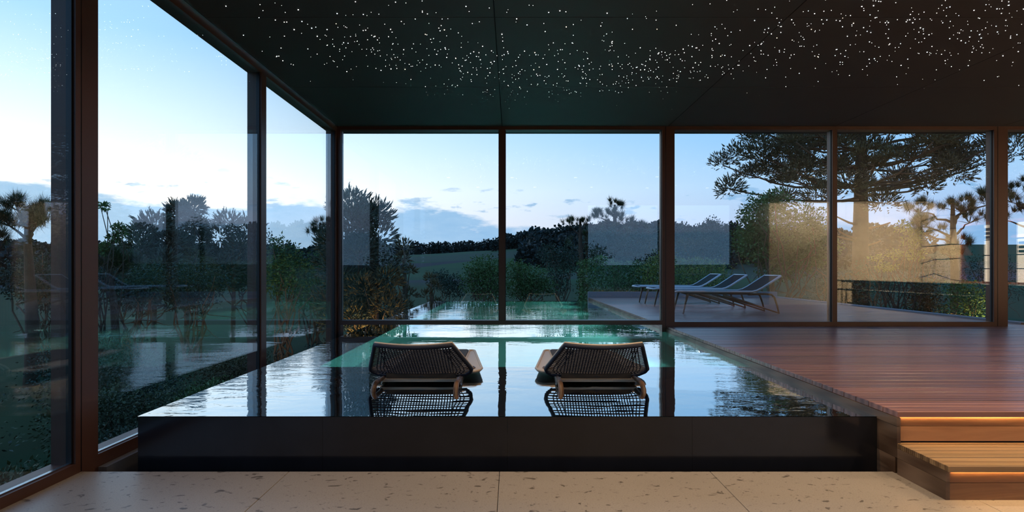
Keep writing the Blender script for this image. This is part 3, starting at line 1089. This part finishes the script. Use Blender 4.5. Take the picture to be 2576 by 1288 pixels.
def shoots_at(P, D, rng, L=.30, leaflets=7):
    """rope like araucaria shoots with scale leaves"""
    n = len(P)
    Ls = rng.uniform(.7, 1.25, n) * L
    V1, F1 = spikes(P, D, Ls, Ls * .10)
    d, s, u = rot_to(D)
    k = leaflets
    tt = rng.uniform(.1, .95, (n, k))
    an = rng.uniform(0, 2 * PI, (n, k))
    rad_ = s[:, None] * np.cos(an)[..., None] + u[:, None] * np.sin(an)[..., None]
    b0 = P[:, None] + d[:, None] * (tt * Ls[:, None])[..., None]
    tip = b0 + (rad_ * .20 + d[:, None] * .22) * Ls[:, None, None]
    sd = np.cross(rad_, d[:, None])
    wv = sd * (Ls * .045)[:, None, None]
    V2 = np.stack([b0 - wv, b0 + wv, tip], 2).reshape(-1, 3)
    F2 = np.arange(len(V2)).reshape(-1, 3)
    return join([(V1, F1), (V2, F2)])
def limb(b, p0, p1, r0, r1, rng, sag=.0, n=6, wob=.04, sides=5):
    p0, p1 = Vector(p0), Vector(p1)
    L = (p1 - p0).length
    pts, rs = [], []
    for i in range(n + 1):
        f = i / n
        q = p0.lerp(p1, f)
        q.z += -sag * L * math.sin(PI * f)
        if 0 < i < n:
            q += Vector(rng.normal(0, wob * L * .3, 3))
        pts.append(q)
        rs.append(r0 + (r1 - r0) * f)
    b.tube(pts, rs, sides)
    return pts
TREE_ID = [0]
def tree_root(name, loc, label, cat, group=None):
    TREE_ID[0] += 1
    o = empty(name, loc)
    tag(o, label, cat, group)
    return o, np.random.default_rng(100 + TREE_ID[0])

def umbrella_araucaria(loc, H, spread, zlow, label, mat=M_F_ARAU, trunk_r=.32, whorls=6, arms=9, density=1.0, sl=.36, group=None, crown_r=.9, up=.10, extra=()):
    o, g = tree_root('araucaria_tree', loc, label, 'tree', group)
    tb = MB()
    tb.tube([(0, 0, -.3), (0, 0, H * .35), (.03, 0, H * .7), (0, 0, H)], [trunk_r * 1.15, trunk_r * .95, trunk_r * .7, trunk_r * .35], 10)
    tb.build('trunk', M_BARK, o, True)
    bb = MB()
    parts = []
    for w in range(whorls):
        f = w / max(1, whorls - 1)
        z0 = zlow + (H - zlow - .4) * f
        Lr = spread * (1 - .45 * f ** 2.0)
        for a in range(arms):
            an = 2 * PI * (a + .5 * (w % 2)) / arms + g.uniform(-.22, .22)
            L = Lr * g.uniform(.72, 1.08)
            tip = Vector((L * math.cos(an), L * math.sin(an), z0 + L * g.uniform(up, up + .22)))
            pts = limb(bb, (0, 0, z0), tip, trunk_r * .20, .028, g, .09, 7, .03, 5)
            # tufts along the outer half of the branch, dense ball at its end
            ends = [(pts[-1], 1.0)]
            for q in range(3):
                side = Vector((-math.sin(an), math.cos(an), 0)) * g.uniform(.5, 1.2) * (1 if q % 2 else -1) * crown_r
                base = pts[3 + q] if 3 + q < len(pts) else pts[-2]
                e = base + side + Vector((math.cos(an), math.sin(an), 0)) * crown_r * .7 + Vector((0, 0, g.uniform(.0, .45) * crown_r))
                limb(bb, base, e, .03, .014, g, .05, 3, .05, 4)
                ends.append((e, .72))
            for (e, sc) in ends:
                n = int(70 * density * sc)
                D = rand_dirs(n, g, -.45)
                D[:, 2] += .25
                rr = crown_r * sc * .62
                P = np.array(e)[None] + D * g.uniform(.05, 1, n)[:, None] ** .6 * rr * np.array([[1, 1, .75]])
                Dn = D + np.array([[0, 0, .45]]) + g.normal(0, .35, (n, 3))
                parts.append(shoots_at(P, Dn, g, sl))
    for (zz, tip, rr) in extra:
        limb(bb, (0, 0, zz), tip, trunk_r * .18, .03, g, .05, 7, .02, 5)
        n = int(170 * density * rr)
        D = rand_dirs(n, g, -.6)
        P = np.array(tip)[None] + D * (g.uniform(.05, 1, n) ** .5)[:, None] * rr * np.array([[1, 1, .85]])
        parts.append(shoots_at(P, D + np.array([[0, 0, .45]]) + g.normal(0, .35, (n, 3)), g, sl))
    bb.build('branches', M_BARKL, o, True)['kind'] = 'stuff'
    V, F = join(parts)
    tris_mesh('foliage', V, F, mat, o)['kind'] = 'stuff'
    return o

def dome_araucaria(loc, H, rx, label, mat=M_F_ARAUG, n=2600, stems=9, sl=.24, group=None, z0=.15, lumps=10):
    """bushy young conifer: a dome of spiky shoots over visible curved stems"""
    o, g = tree_root('spiky_conifer', loc, label, 'tree', group)
    tb = MB()
    tb.tube([(0, 0, -.4), (.03, .02, H * .45), (0, 0, H * .9)], [.085, .06, .025], 7)
    tb.build('trunk', M_BARKL, o, True)
    bb = MB()
    parts = []
    per = n // lumps
    for k in range(lumps):
        f = (k + .5) / lumps
        an = k * 2.4 + g.uniform(-.3, .3)
        zz = H * (z0 + (1 - z0) * f)
        rr = rx * math.sqrt(max(.03, 1 - (max(0, f - .35) / .68) ** 2)) * .62
        c2 = Vector((rr * math.cos(an), rr * math.sin(an), zz))
        limb(bb, (0, 0, zz * .6), c2, .028, .010, g, .06, 5, .06, 4)
        br = rx * g.uniform(.42, .60)
        D = rand_dirs(per, g, -.7)
        P = np.array(c2)[None] + D * (g.uniform(.1, 1, per) ** .5)[:, None] * br * np.array([[1, 1, .8]])
        parts.append(shoots_at(P, D + np.array([[0, 0, .5]]) + g.normal(0, .3, (per, 3)), g, sl, 6))
    bb.build('branches', M_BARKL, o, True)['kind'] = 'stuff'
    V, F = join(parts)
    tris_mesh('foliage', V, F, mat, o)['kind'] = 'stuff'
    return o

def pine(loc, H, tufts, label, mat=M_F_PINE, trunk_r=.1, nl=.22, nper=90, group=None, lean=(0, 0), per=10, width=.006):
    """tufts: (x,y,z,r) pads of needle tufts in local metres"""
    o, g = tree_root('pine_tree', loc, label, 'tree', group)
    tb = MB()
    pts = [Vector((lean[0] * f + .05 * math.sin(5 * f), lean[1] * f, -.4 + (H + .4) * f)) for f in (0, .2, .4, .6, .8, 1)]
    tb.tube(pts, [trunk_r * q for q in (1.1, 1, .9, .75, .55, .3)], 8)
    tb.build('trunk', M_BARK, o, True)
    bb = MB()
    parts = []
    for (x, y, z, r) in tufts:
        f = min(1, max(.12, (z - .5 * r - .15) / H))
        b0 = Vector((lean[0] * f, lean[1] * f, H * f * .95))
        ends = limb(bb, b0, (x, y, z - r * .35), trunk_r * .32, .014, g, -.05, 5, .10, 5)
        for k in range(per):
            D = rand_dirs(1, g, -.35)[0]
            e = Vector((x, y, z)) + Vector(D * r * np.array([1, 1, .6]) * g.uniform(.55, 1))
            limb(bb, (x, y, z - r * .35), e, .012, .005, g, 0, 2, .05, 3)
            nd = rand_dirs(nper, g, -.75)
            nd += (D * .55)[None] + np.array([[0, 0, .25]])
            L = g.uniform(.75, 1.15, nper) * nl
            d, s, u = rot_to(nd)
            P = np.array(e)[None] + g.normal(0, .03, (nper, 3))
            w = s * width
            V = np.stack([P - w, P + w, P + d * L[:, None]], 1).reshape(-1, 3)
            parts.append((V, np.arange(3 * nper).reshape(-1, 3)))
    bb.build('branches', M_BARK, o, True)['kind'] = 'stuff'
    V, F = join(parts)
    tris_mesh('foliage', V, F, mat, o)['kind'] = 'stuff'
    return o

def leafy(name, cat, loc, lobes, label, mat=M_F_BUSH, n=4000, size=.085, stems=True, group=None, bark=M_BARKL, stem_r=.03, shell=.5):
    """lobes: (x,y,z,rx,ry,rz) ellipsoids of leaves, stems rise from the base"""
    o, g = tree_root(name, loc, label, cat, group)
    vol = [l[3] * l[4] * l[5] for l in lobes]
    tot = sum(v ** .7 for v in vol)
    parts = []
    bb = MB()
    for l, v in zip(lobes, vol):
        k = max(30, int(n * v ** .7 / tot))
        D = rand_dirs(k, g, -1)
        rr = g.uniform(0, 1, k) ** shell
        # uneven outline: radius varies with direction
        wob = 1 + .22 * np.sin(D[:, 0] * 5 + l[0] * 3) * np.cos(D[:, 2] * 6 + l[1]) + .12 * np.sin(D[:, 1] * 11 + l[2])
        P = np.array(l[:3])[None] + D * (rr * wob)[:, None] * np.array(l[3:6])[None]
        dr = D + g.normal(0, .7, (k, 3)) + np.array([[0, 0, -.1]])
        parts.append(leaf_quads(P, dr, g.uniform(.6, 1.25, k) * size, g))
        if stems:
            for q in range(3):
                b0 = Vector((g.normal(0, .12), g.normal(0, .12), -.3))
                e = Vector(l[:3]) + Vector(g.normal(0, .35, 3) * np.array(l[3:6]))
                pts = limb(bb, b0, e, stem_r, stem_r * .35, g, -.06, 6, .10, 5)
                for j in range(2):
                    e2 = pts[3 + j] + Vector(g.normal(0, .5, 3) * np.array(l[3:6]))
                    limb(bb, pts[3 + j], e2, stem_r * .5, stem_r * .18, g, 0, 3, .1, 4)
    if stems:
        bb.build('stems', bark, o, True)['kind'] = 'stuff'
    V, F = join(parts)
    tris_mesh('foliage', V, F, mat, o)['kind'] = 'stuff'
    return o

def gz(x, y):
    return land_z(x, y)
def base(px, Y):
    x = (px - VX) * Y / FPX
    return (x, Y, gz(x, Y))
def lz(py, Y, b2):
    """local height above the base b2 of pixel row py at distance Y"""
    return CAMZ + (VY - py) * Y / FPX - b2[2]

# --- right side, beyond the terrace
b0 = base(2165, 24)
def atl(px, py, Y, b2):
    return tuple(at(px, py, Y) - Vector(b2))
XT = [(lz(500, 24, b0), atl(1838, 475, 24, b0), .62), (lz(495, 24, b0), atl(1975, 500, 23, b0), .5), (lz(470, 24, b0), atl(1905, 385, 23.5, b0), .85),
      (lz(470, 24, b0), atl(2020, 440, 22.5, b0), .8), (lz(500, 24, b0), atl(2055, 490, 22, b0), .6), (lz(500, 24, b0), atl(2220, 510, 23, b0), .7), (lz(490, 24, b0), atl(2140, 470, 22, b0), .8),
      (lz(490, 24, b0), atl(2330, 470, 23, b0), .5), (lz(480, 24, b0), atl(2400, 440, 24, b0), .8), (lz(470, 24, b0), atl(2470, 400, 24, b0), .9), (lz(480, 24, b0), atl(2550, 380, 24, b0), .9)]
umbrella_araucaria(b0, lz(215, 24, b0), 5.4, lz(465, 24, b0), 'tall umbrella shaped araucaria with a thick bare trunk behind the terrace', trunk_r=.33, whorls=6, arms=9, density=3.0, sl=.21, crown_r=1.05, up=.12, extra=XT)
bb = MB()
g = np.random.default_rng(5)
for (px, py, qx, qy) in ((2165, 565, 2105, 545), (2165, 575, 2240, 560), (2165, 600, 2110, 580), (2165, 620, 2215, 606), (2165, 606, 2085, 582)):
    p0 = at(px, py, 24)
    p1 = at(qx, qy, 23.4)
    limb(bb, p0, p1, .06, .03, g, .05, 4, .03, 5)
sb = bb.build('dead_branches', M_BARKL)
for o in bpy.data.objects:
    if o.name == 'araucaria_tree':
        sb.parent = o
        sb.location = -Vector(o.location)
# big leafy bush with two heads
Y = 19.2
b0 = base(1955, Y)
def lobe(px, py, rpx, rpy, Y, b2, dy=0):
    p = at(px, py, Y)
    k = Y / FPX
    return (p.x - b2[0], dy, p.z - b2[2], rpx * k, rpx * k * .8, rpy * k)
leafy('garden_bush', 'bush', b0, [lobe(1920, 540, 62, 55, Y, b0), lobe(1905, 600, 58, 60, Y, b0, .3), lobe(1950, 505, 40, 28, Y, b0), lobe(2010, 575, 62, 58, Y, b0, -.3),
      lobe(2050, 620, 55, 60, Y, b0), lobe(1985, 650, 75, 55, Y, b0, .4)], 'tall rounded leafy bush with pale stems behind the nearest sun lounger', n=15000, size=.11, stem_r=.035)
Y = 26
b0 = base(1775, Y)
leafy('garden_bush', 'bush', b0, [lobe(1740, 615, 50, 48, Y, b0), lobe(1800, 595, 52, 45, Y, b0, .5), lobe(1770, 640, 75, 40, Y, b0)], 'dusky blue green bush rising behind the clipped hedge', M_F_DARK, 8000, .12)
# hedge
Y = 19.6
hz = CAMZ + (VY - 655) * Y / FPX
hb = tag(empty('clipped_hedge', (5.2, Y, gz(5, Y))), 'long low green hedge behind the terrace kerb', 'hedge')
n = 17000
P = np.stack([NR.uniform(-2.9, 2.1, n), NR.uniform(-.55, .55, n), NR.uniform(0, 1, n) ** .8], 1)
top = (hz - hb.location.z) + .10 * np.sin(P[:, 0] * 2.1) + .07 * np.sin(P[:, 0] * 5.3)
P[:, 2] *= top
P[:, 1] = np.sign(P[:, 1]) * (np.abs(P[:, 1]) ** .5) * .74
D = NR.normal(0, 1, (n, 3)) + np.array([[0, -.3, .4]])
V, F = leaf_quads(P, D, NR.uniform(.06, .13, n), NR)
tris_mesh('foliage', V, F, M_F_BUSH, hb)['kind'] = 'stuff'
Y = 18.4
b0 = base(1655, Y)
leafy('lime_shrub', 'shrub', b0, [lobe(1640, 690, 38, 45, Y, b0), lobe(1670, 655, 34, 34, Y, b0), lobe(1700, 705, 40, 38, Y, b0)], 'yellow green shrub in front of the hedge by the wide post', M_F_LIME, 2600, .07)
Y = 18.0
b0 = base(1785, Y)
leafy('lime_shrub', 'shrub', b0, [lobe(1745, 700, 42, 36, Y, b0), lobe(1800, 690, 46, 36, Y, b0)], 'yellow green shrub in front of the hedge behind the sun loungers', M_F_LIME, 2200, .065)
# slender multi-stem sapling
Y = 15.5
b0 = base(2262, Y)
leafy('slender_sapling', 'tree', b0, [lobe(2272, 570, 20, 16, Y, b0), lobe(2295, 600, 26, 24, Y, b0), lobe(2250, 640, 20, 14, Y, b0), lobe(2205, 650, 18, 10, Y, b0), lobe(2230, 672, 26, 12, Y, b0), lobe(2300, 640, 26, 16, Y, b0)],
      'slender young tree with thin stems and sparse bright leaves beyond the terrace', M_F_LIME, 1500, .075, bark=M_BARK, stem_r=.022)
# pines at the right
Y = 20
b0 = base(2400, Y)
def pad(px, py, r, Y, b2, dy=0):
    p = at(px, py, Y)
    return (p.x - b2[0], dy, p.z - b2[2], r * Y / FPX)
pine(b0, lz(500, Y, b0), [pad(2345, 575, 42, Y, b0, .3), pad(2310, 560, 30, Y, b0), pad(2400, 520, 44, Y, b0, -.3), pad(2450, 545, 44, Y, b0, .2), pad(2340, 520, 34, Y, b0, .5), pad(2490, 500, 44, Y, b0), pad(2370, 640, 30, Y, b0, -.4), pad(2440, 610, 34, Y, b0, .5)],
     'crooked pine with dark needle pads right of the tall araucaria', nl=.30, nper=110, per=12, trunk_r=.16, width=.009)
Y = 22
b0 = base(2590, Y)
pine(b0, lz(450, Y, b0), [pad(2560, 490, 48, Y, b0, .3), pad(2600, 520, 50, Y, b0), pad(2540, 540, 34, Y, b0, .3), pad(2620, 460, 50, Y, b0)],
     'dark pine cut by the right edge beyond the last post', nl=.30, nper=110, per=12, trunk_r=.16, width=.009)
for i, (px, Y, w, py, mat, lab) in enumerate((
        (2130, 17.0, 36, 690, M_F_AUT, 'ochre feathery shrub at the foot of the tall araucaria'),
        (2330, 15.5, 50, 700, M_F_AUT, 'low ochre shrub below the crooked pine'),
        (2440, 14.8, 60, 705, M_F_BUSH, 'low green shrub beside the last wide post'),
        (2210, 21.0, 70, 650, M_F_DARK, 'dark green shrub behind the slender young tree'),
        (2330, 23.0, 90, 640, M_F_DARK, 'dark green shrub under the pine pads'),
        (2500, 23.0, 90, 640, M_F_DARK, 'dark green shrub at the far right under the pines'),
        (2085, 23.0, 60, 660, M_F_DARK, 'dark green shrub left of the thick araucaria trunk'))):
    b0 = base(px, Y)
    leafy('garden_shrub', 'shrub', b0, [lobe(px - w * .4, py + 30, w * .6, 34, Y, b0), lobe(px + w * .35, py + 38, w * .65, 38, Y, b0, .3), lobe(px, py + 75, w, 45, Y, b0)], lab, mat, 2600, .075)

# --- beyond the far end of the pool
for i, (px, Y, lob, lab, mat, n) in enumerate((
        (1225, 20.5, [(1215, 672, 42, 32), (1245, 690, 40, 40), (1190, 700, 32, 36), (1225, 725, 60, 34)], 'round green bush beyond the pool end, left of the thin mullion', M_F_BUSH, 6000),
        (1325, 21.5, [(1300, 680, 34, 28), (1335, 705, 44, 38), (1365, 720, 34, 30), (1310, 725, 44, 30)], 'round green bush beyond the pool end, right of the thin mullion', M_F_BUSH, 6000),
        (1120, 23.0, [(1110, 705, 34, 26), (1140, 720, 34, 30)], 'small dark bush between ochre saplings and round bush', M_F_DARK, 3000),
        (1410, 24.0, [(1400, 700, 40, 50), (1430, 650, 34, 40), (1380, 640, 30, 30)], 'dusky bush under the narrow dark pines', M_F_DARK, 4500))):
    b0 = base(px, Y)
    leafy('garden_bush', 'bush', b0, [lobe(a, q, c2, d2, Y, b0, R.uniform(-.3, .3)) for a, q, c2, d2 in lob], lab, mat, n, .085)
Y = 27
b0 = base(1462, Y)
pine(b0, lz(550, Y, b0), [pad(1434, 562, 26, Y, b0), pad(1472, 560, 22, Y, b0), pad(1448, 610, 30, Y, b0, .3), pad(1480, 640, 28, Y, b0), pad(1440, 670, 30, Y, b0, .3), pad(1475, 600, 22, Y, b0, -.2)],
     'narrow dark pine with two tufted heads near the pool end', M_F_PINE, .16, .26, 80, width=.010, per=9)
Y = 44
b0 = base(1548, Y)
pine(b0, lz(515, Y, b0), [pad(1545, 520, 30, Y, b0), pad(1530, 550, 36, Y, b0), pad(1570, 555, 36, Y, b0), pad(1502, 540, 18, Y, b0), pad(1612, 575, 28, Y, b0), pad(1545, 590, 44, Y, b0), pad(1590, 600, 30, Y, b0)],
     'distant umbrella pine with rounded pads on the hillside', M_F_PINE, .30, .50, 90, width=.018, per=12)
Y = 40
b0 = base(1560, Y)
leafy('garden_bush', 'bush', b0, [lobe(1510, 600, 50, 34, Y, b0), lobe(1570, 610, 56, 36, Y, b0), lobe(1635, 610, 52, 34, Y, b0), lobe(1540, 640, 70, 34, Y, b0), lobe(1620, 645, 60, 30, Y, b0)],
      'dusky thicket below the distant umbrella pine', M_F_DARK, 7000, .20)

# --- the corner of the glass house
Y = 13.2
b0 = base(905, Y)
dome_araucaria(b0, lz(515, Y, b0), .92, 'spiky grey green conifer standing just outside the glass corner', M_F_ARAUG, 5200, sl=.20, lumps=18, z0=.22)
Y = 15.5
b0 = base(1018, Y)
dome_araucaria(b0, lz(605, Y, b0), .34, 'thin ochre sapling between glass corner conifer and pool end', M_F_AUT, 700, sl=.15, lumps=8)
Y = 12.6
b0 = base(945, Y)
dome_araucaria(b0, lz(690, Y, b0), .75, 'low ochre spiky shrub at the foot of the corner conifer', M_F_AUT, 1500, sl=.16, lumps=9)
Y = 18
b0 = base(1085, Y)
dome_araucaria(b0, lz(690, Y, b0), .30, 'short ochre sapling near the left end of the pool', M_F_AUT, 500, sl=.15, lumps=7)

# --- outside the left glass
Y = 11.0
b0 = base(75, Y)
pine(b0, lz(520, Y, b0), [pad(45, 520, 28, Y, b0), pad(85, 530, 30, Y, b0, .2), pad(25, 560, 26, Y, b0), pad(115, 560, 26, Y, b0, -.2), pad(70, 560, 34, Y, b0)],
     'short pine with a tufted head behind the left sliding pane', M_F_PINE, .12, .24, 110, width=.006)
Y = 10.0
b0 = base(-70, Y)
pine(b0, lz(560, Y, b0), [pad(-60, 560, 40, Y, b0), pad(-20, 600, 36, Y, b0), pad(-100, 590, 40, Y, b0)], 'pine at the far left edge outside the sliding pane', M_F_PINE, .12, .24, 110, width=.006)
Y = 10.5
b0 = base(268, Y)
leafy('slender_sapling', 'tree', b0, [lobe(300, 580, 18, 18, Y, b0), lobe(285, 600, 14, 12, Y, b0), lobe(262, 625, 16, 14, Y, b0), lobe(262, 520, 12, 8, Y, b0)], 'slender young tree right of the thick left post', M_F_BUSH, 700, .07, bark=M_BARK, stem_r=.018)
Y = 10.8
b0 = base(285, Y)
pine(b0, lz(640, Y, b0), [pad(260, 650, 36, Y, b0), pad(310, 655, 36, Y, b0), pad(285, 680, 44, Y, b0)], 'low bushy pine right of the thick left post', M_F_PINE, .07, .20, 120, width=.006)
Y = 16
b0 = base(385, Y)
dome_araucaria(b0, lz(560, Y, b0), .80, 'grey green spiky conifer in the middle of the left glass', M_F_ARAUG, 1900, sl=.24, lumps=11, z0=.35)
Y = 17
b0 = base(468, Y)
dome_araucaria(b0, lz(512, Y, b0), .62, 'taller spiky conifer beside the grey green one outside the left glass', M_F_ARAUG, 1700, sl=.24, lumps=9, z0=.60)
Y = 18
b0 = base(585, Y)
dome_araucaria(b0, lz(552, Y, b0), .90, 'rounded spiky conifer just left of the thin left mullion', M_F_ARAUG, 1900, sl=.22, lumps=10, z0=.45)
Y = 14
b0 = base(715, Y)
leafy('garden_bush', 'bush', b0, [lobe(700, 640, 28, 50, Y, b0), lobe(735, 660, 36, 44, Y, b0), lobe(700, 700, 40, 50, Y, b0), lobe(760, 700, 34, 50, Y, b0)], 'green bush right of the thin left mullion', M_F_BUSH, 3600, .08)
Y = 22
b0 = base(808, Y)
pine(b0, lz(560, Y, b0), [pad(806, 565, 26, Y, b0), pad(792, 585, 20, Y, b0), pad(815, 610, 24, Y, b0)], 'small dark pine seen beside the glass corner', M_F_PINE, .12, .26, 90, width=.010)
Y = 19
b0 = base(650, Y)
leafy('garden_bush', 'bush', b0, [lobe(630, 690, 60, 34, Y, b0), lobe(670, 640, 34, 54, Y, b0), lobe(560, 700, 70, 26, Y, b0)], 'dark bush behind the thin left mullion', M_F_DARK, 3600, .09)
for (px, Y, lob, lab, mat) in (
        (330, 13.0, [(290, 700, 50, 36), (350, 690, 56, 40), (400, 715, 46, 34)], 'low dark bush row under the spiky conifers, nearest the thick post', M_F_DARK),
        (480, 14.0, [(440, 700, 46, 36), (500, 695, 60, 38), (560, 712, 40, 30)], 'low dark bush row under the spiky conifers, nearest the thin mullion', M_F_DARK),
        (120, 12.0, [(60, 700, 60, 44), (130, 690, 60, 50), (170, 715, 40, 40)], 'dark bush at the foot of the short left pine', M_F_DARK),
        (790, 16.0, [(770, 690, 34, 40), (815, 680, 40, 50), (830, 715, 36, 36)], 'green bush just left of the glass corner', M_F_BUSH)):
    b0 = base(px, Y)
    leafy('garden_bush', 'bush', b0, [lobe(a, q, c2, d2, Y, b0, R.uniform(-.3, .3)) for a, q, c2, d2 in lob] + [lobe(px, 745, 70, 40, Y, b0)], lab, mat, 5000, .07)
# ground planting along the left glass
k = 0
LOWL = ['close to the thick post', 'in front of the sliding pane', 'below the thin mullion', 'near the glass corner', 'at the outer side']
for (x, y, rx, h, mat) in ((-3.7, 4.3, .7, .85, M_F_PINE), (-4.3, 3.2, .8, .9, M_F_DARK), (-3.6, 5.5, .65, .85, M_F_DARK), (-4.6, 6.6, .9, 1.0, M_F_PINE), (-3.7, 7.1, .7, .95, M_F_BUSH),
                           (-5.6, 4.6, 1.0, 1.05, M_F_DARK), (-5.9, 8.2, 1.0, 1.15, M_F_DARK), (-4.4, 9.2, .9, 1.05, M_F_AUT), (-3.5, 10.8, .6, 1.0, M_F_DARK), (-7.5, 6.4, 1.2, 1.1, M_F_PINE), (-7.2, 9.8, 1.1, 1.2, M_F_DARK)):
    labs = ('low dark shrub hugging the left glass just past the thick post', 'low shrub outside the sliding pane at the lower left', 'low dark shrub against the left glass before the thin mullion',
            'mid height shrub outside the left glass halfway to the corner', 'green shrub against the left glass past the thin mullion', 'spreading dark shrub one row out from the thick post',
            'spreading dark shrub one row out near the glass corner', 'ochre shrub outside the left glass close to the corner', 'dark shrub beside the pool wall just outside the corner',
            'outer pine green shrub seen through the middle of left glass', 'outer dark shrub seen left of the corner post')
    z = gz(x, y)
    leafy('garden_shrub', 'shrub', (x, y, z), [(-.3 * rx, 0, h * .5, rx * .7, rx * .7, h * .42), (.35 * rx, .2, h * .45, rx * .65, rx * .7, h * .40), (0, -.2 * rx, h * .68, rx * .55, rx * .55, h * .30)],
          labs[k], mat, 7500, .045, stem_r=.012)
    k += 1
# behind the house, what the rear window and the glass mirror
for i, (x, y, sc, lab) in enumerate(((1.5, -24, 1.0, 'leafy tree behind the house, left in the rear window'), (6.0, -30, 1.1, 'taller leafy tree behind the house in the middle of rear window'), (10.5, -26, .9, 'leafy tree behind the house, right in the rear window'), (-6, -15, 1.1, 'leafy tree behind the house past the left glass'))):
    leafy('leafy_tree', 'tree', (x, y, gz(x, y)), [(0, 0, 2.4 * sc, 1.8 * sc, 1.6 * sc, 1.3 * sc), (.9 * sc, 0, 3.2 * sc, 1.2 * sc, 1.2 * sc, .9 * sc), (-1 * sc, 0, 1.6 * sc, 1.4 * sc, 1.3 * sc, 1.0 * sc)], lab, M_F_DARK, 5000, .16)

# --- far woods
M_WOODS2 = foliage('hill_woods_leaves', (.008, .016, .014, 1), (.026, .042, .036, 1))
blobs = []
for k in range(4):
    g = np.random.default_rng(50 + k)
    parts = []
    for j in range(7):
        c2 = np.array([g.uniform(-.5, .5), g.uniform(-.5, .5), g.uniform(.35, 1.25)])
        n = 70
        D = rand_dirs(n, g, -.8)
        P = c2[None] + D * (g.uniform(.3, 1, n) ** .5)[:, None] * g.uniform(.42, .62)
        parts.append(leaf_quads(P, D + g.normal(0, .6, (n, 3)), g.uniform(.2, .36, n), g, .9))
    V, F = join(parts)
    o = tris_mesh('hillside_tree', V, F, M_WOODS2)
    blobs.append((o.data, V, F))
    bpy.data.objects.remove(o)
spots = []
g = np.random.default_rng(77)
for tr_ in range(9000):
    if len(spots) >= 620:
        break
    u = g.random()
    if u < .62:
        az, r = g.uniform(-.03, .62), g.uniform(130, 300)
        if az < .03 and r < 225:
            continue
    elif u < .9:
        az, r = g.uniform(-.85, .02), g.uniform(255, 330)
    else:
        az, r = g.uniform(-.85, -.30), g.uniform(95, 250)
    hgt = g.uniform(2.4, 4.8) * (1.0 if az > -.05 else .72) * (.75 + r / 1000)
    x, y = r * math.sin(az), r * math.cos(az)
    if any((x - q[0]) ** 2 + (y - q[1]) ** 2 < (.98 * (hgt + q[3])) ** 2 for q in spots):
        continue
    spots.append((x, y, land_z(x, y), hgt, az))
spots.sort(key=lambda s: -s[3] / s[1] - (1 if -.16 < s[4] < .27 else 0))
for i, (x, y, z, h, az) in enumerate(spots[:200]):
    o = link('hillside_tree', blobs[i % 4][0])
    o.location = (x, y, z - .2)
    o.scale = (h, h, h)
    o.rotation_euler = (0, 0, i * 1.7)
    tag(o, 'distant dark rounded tree on the wooded hill beyond the pool', 'tree', 'trees on the far hill')
V, F = join([(blobs[i % 4][1] * q[3] + np.array([[q[0], q[1], q[2] - .2]]), blobs[i % 4][2]) for i, q in enumerate(spots[200:])])
tag(tris_mesh('treeline', V, F, M_WOODS2), 'dark treeline closing the valley along the horizon', 'woods', kind='stuff')

# ------------------------------------------------------------------ garden fill lights, unseen and added to warm the trees
def garden_fill(loc, target, watts, label):
    d = empty('garden_fill_light', loc)
    MB().tube([(0, 0, -.1), (0, 0, .10)], .012, 6).build('spike', M_BLACKMETAL, d)
    dirv = (Vector(target) - Vector(loc)).normalized()
    MB().tube([Vector((0, 0, .10)), Vector((0, 0, .12)) + dirv * .10], .035, 10).build('head', M_BLACKMETAL, d)
    rot = dirv.to_track_quat('-Z', 'Y').to_euler()
    lamp('beam', 'SPOT', Vector((0, 0, .12)) + dirv * .13, watts, (1.0, .70, .36), d, .04, rot, spot_size=1.9, spot_blend=.8)
    tag(d, label, 'spotlight', 'added garden fill lights')
def gl_(x, y):
    return (x, y, gz(x, y) + .02)
garden_fill(gl_(-3.0, 11.9), (-3.6, 13.4, 1.5), 70, 'unseen added fill uplight at the foot of the corner conifer')
garden_fill(gl_(11.5, 19.5), (12.5, 23, 6), 70, 'unseen added fill uplight aimed into the tall araucaria')
garden_fill(gl_(12.2, 14.2), (13.5, 18, 3), 160, 'unseen added fill uplight below the right hand pines')
garden_fill(gl_(-5.0, 10.5), (-6.2, 14.5, 1.2), 60, 'unseen added fill uplight outside the left glass')
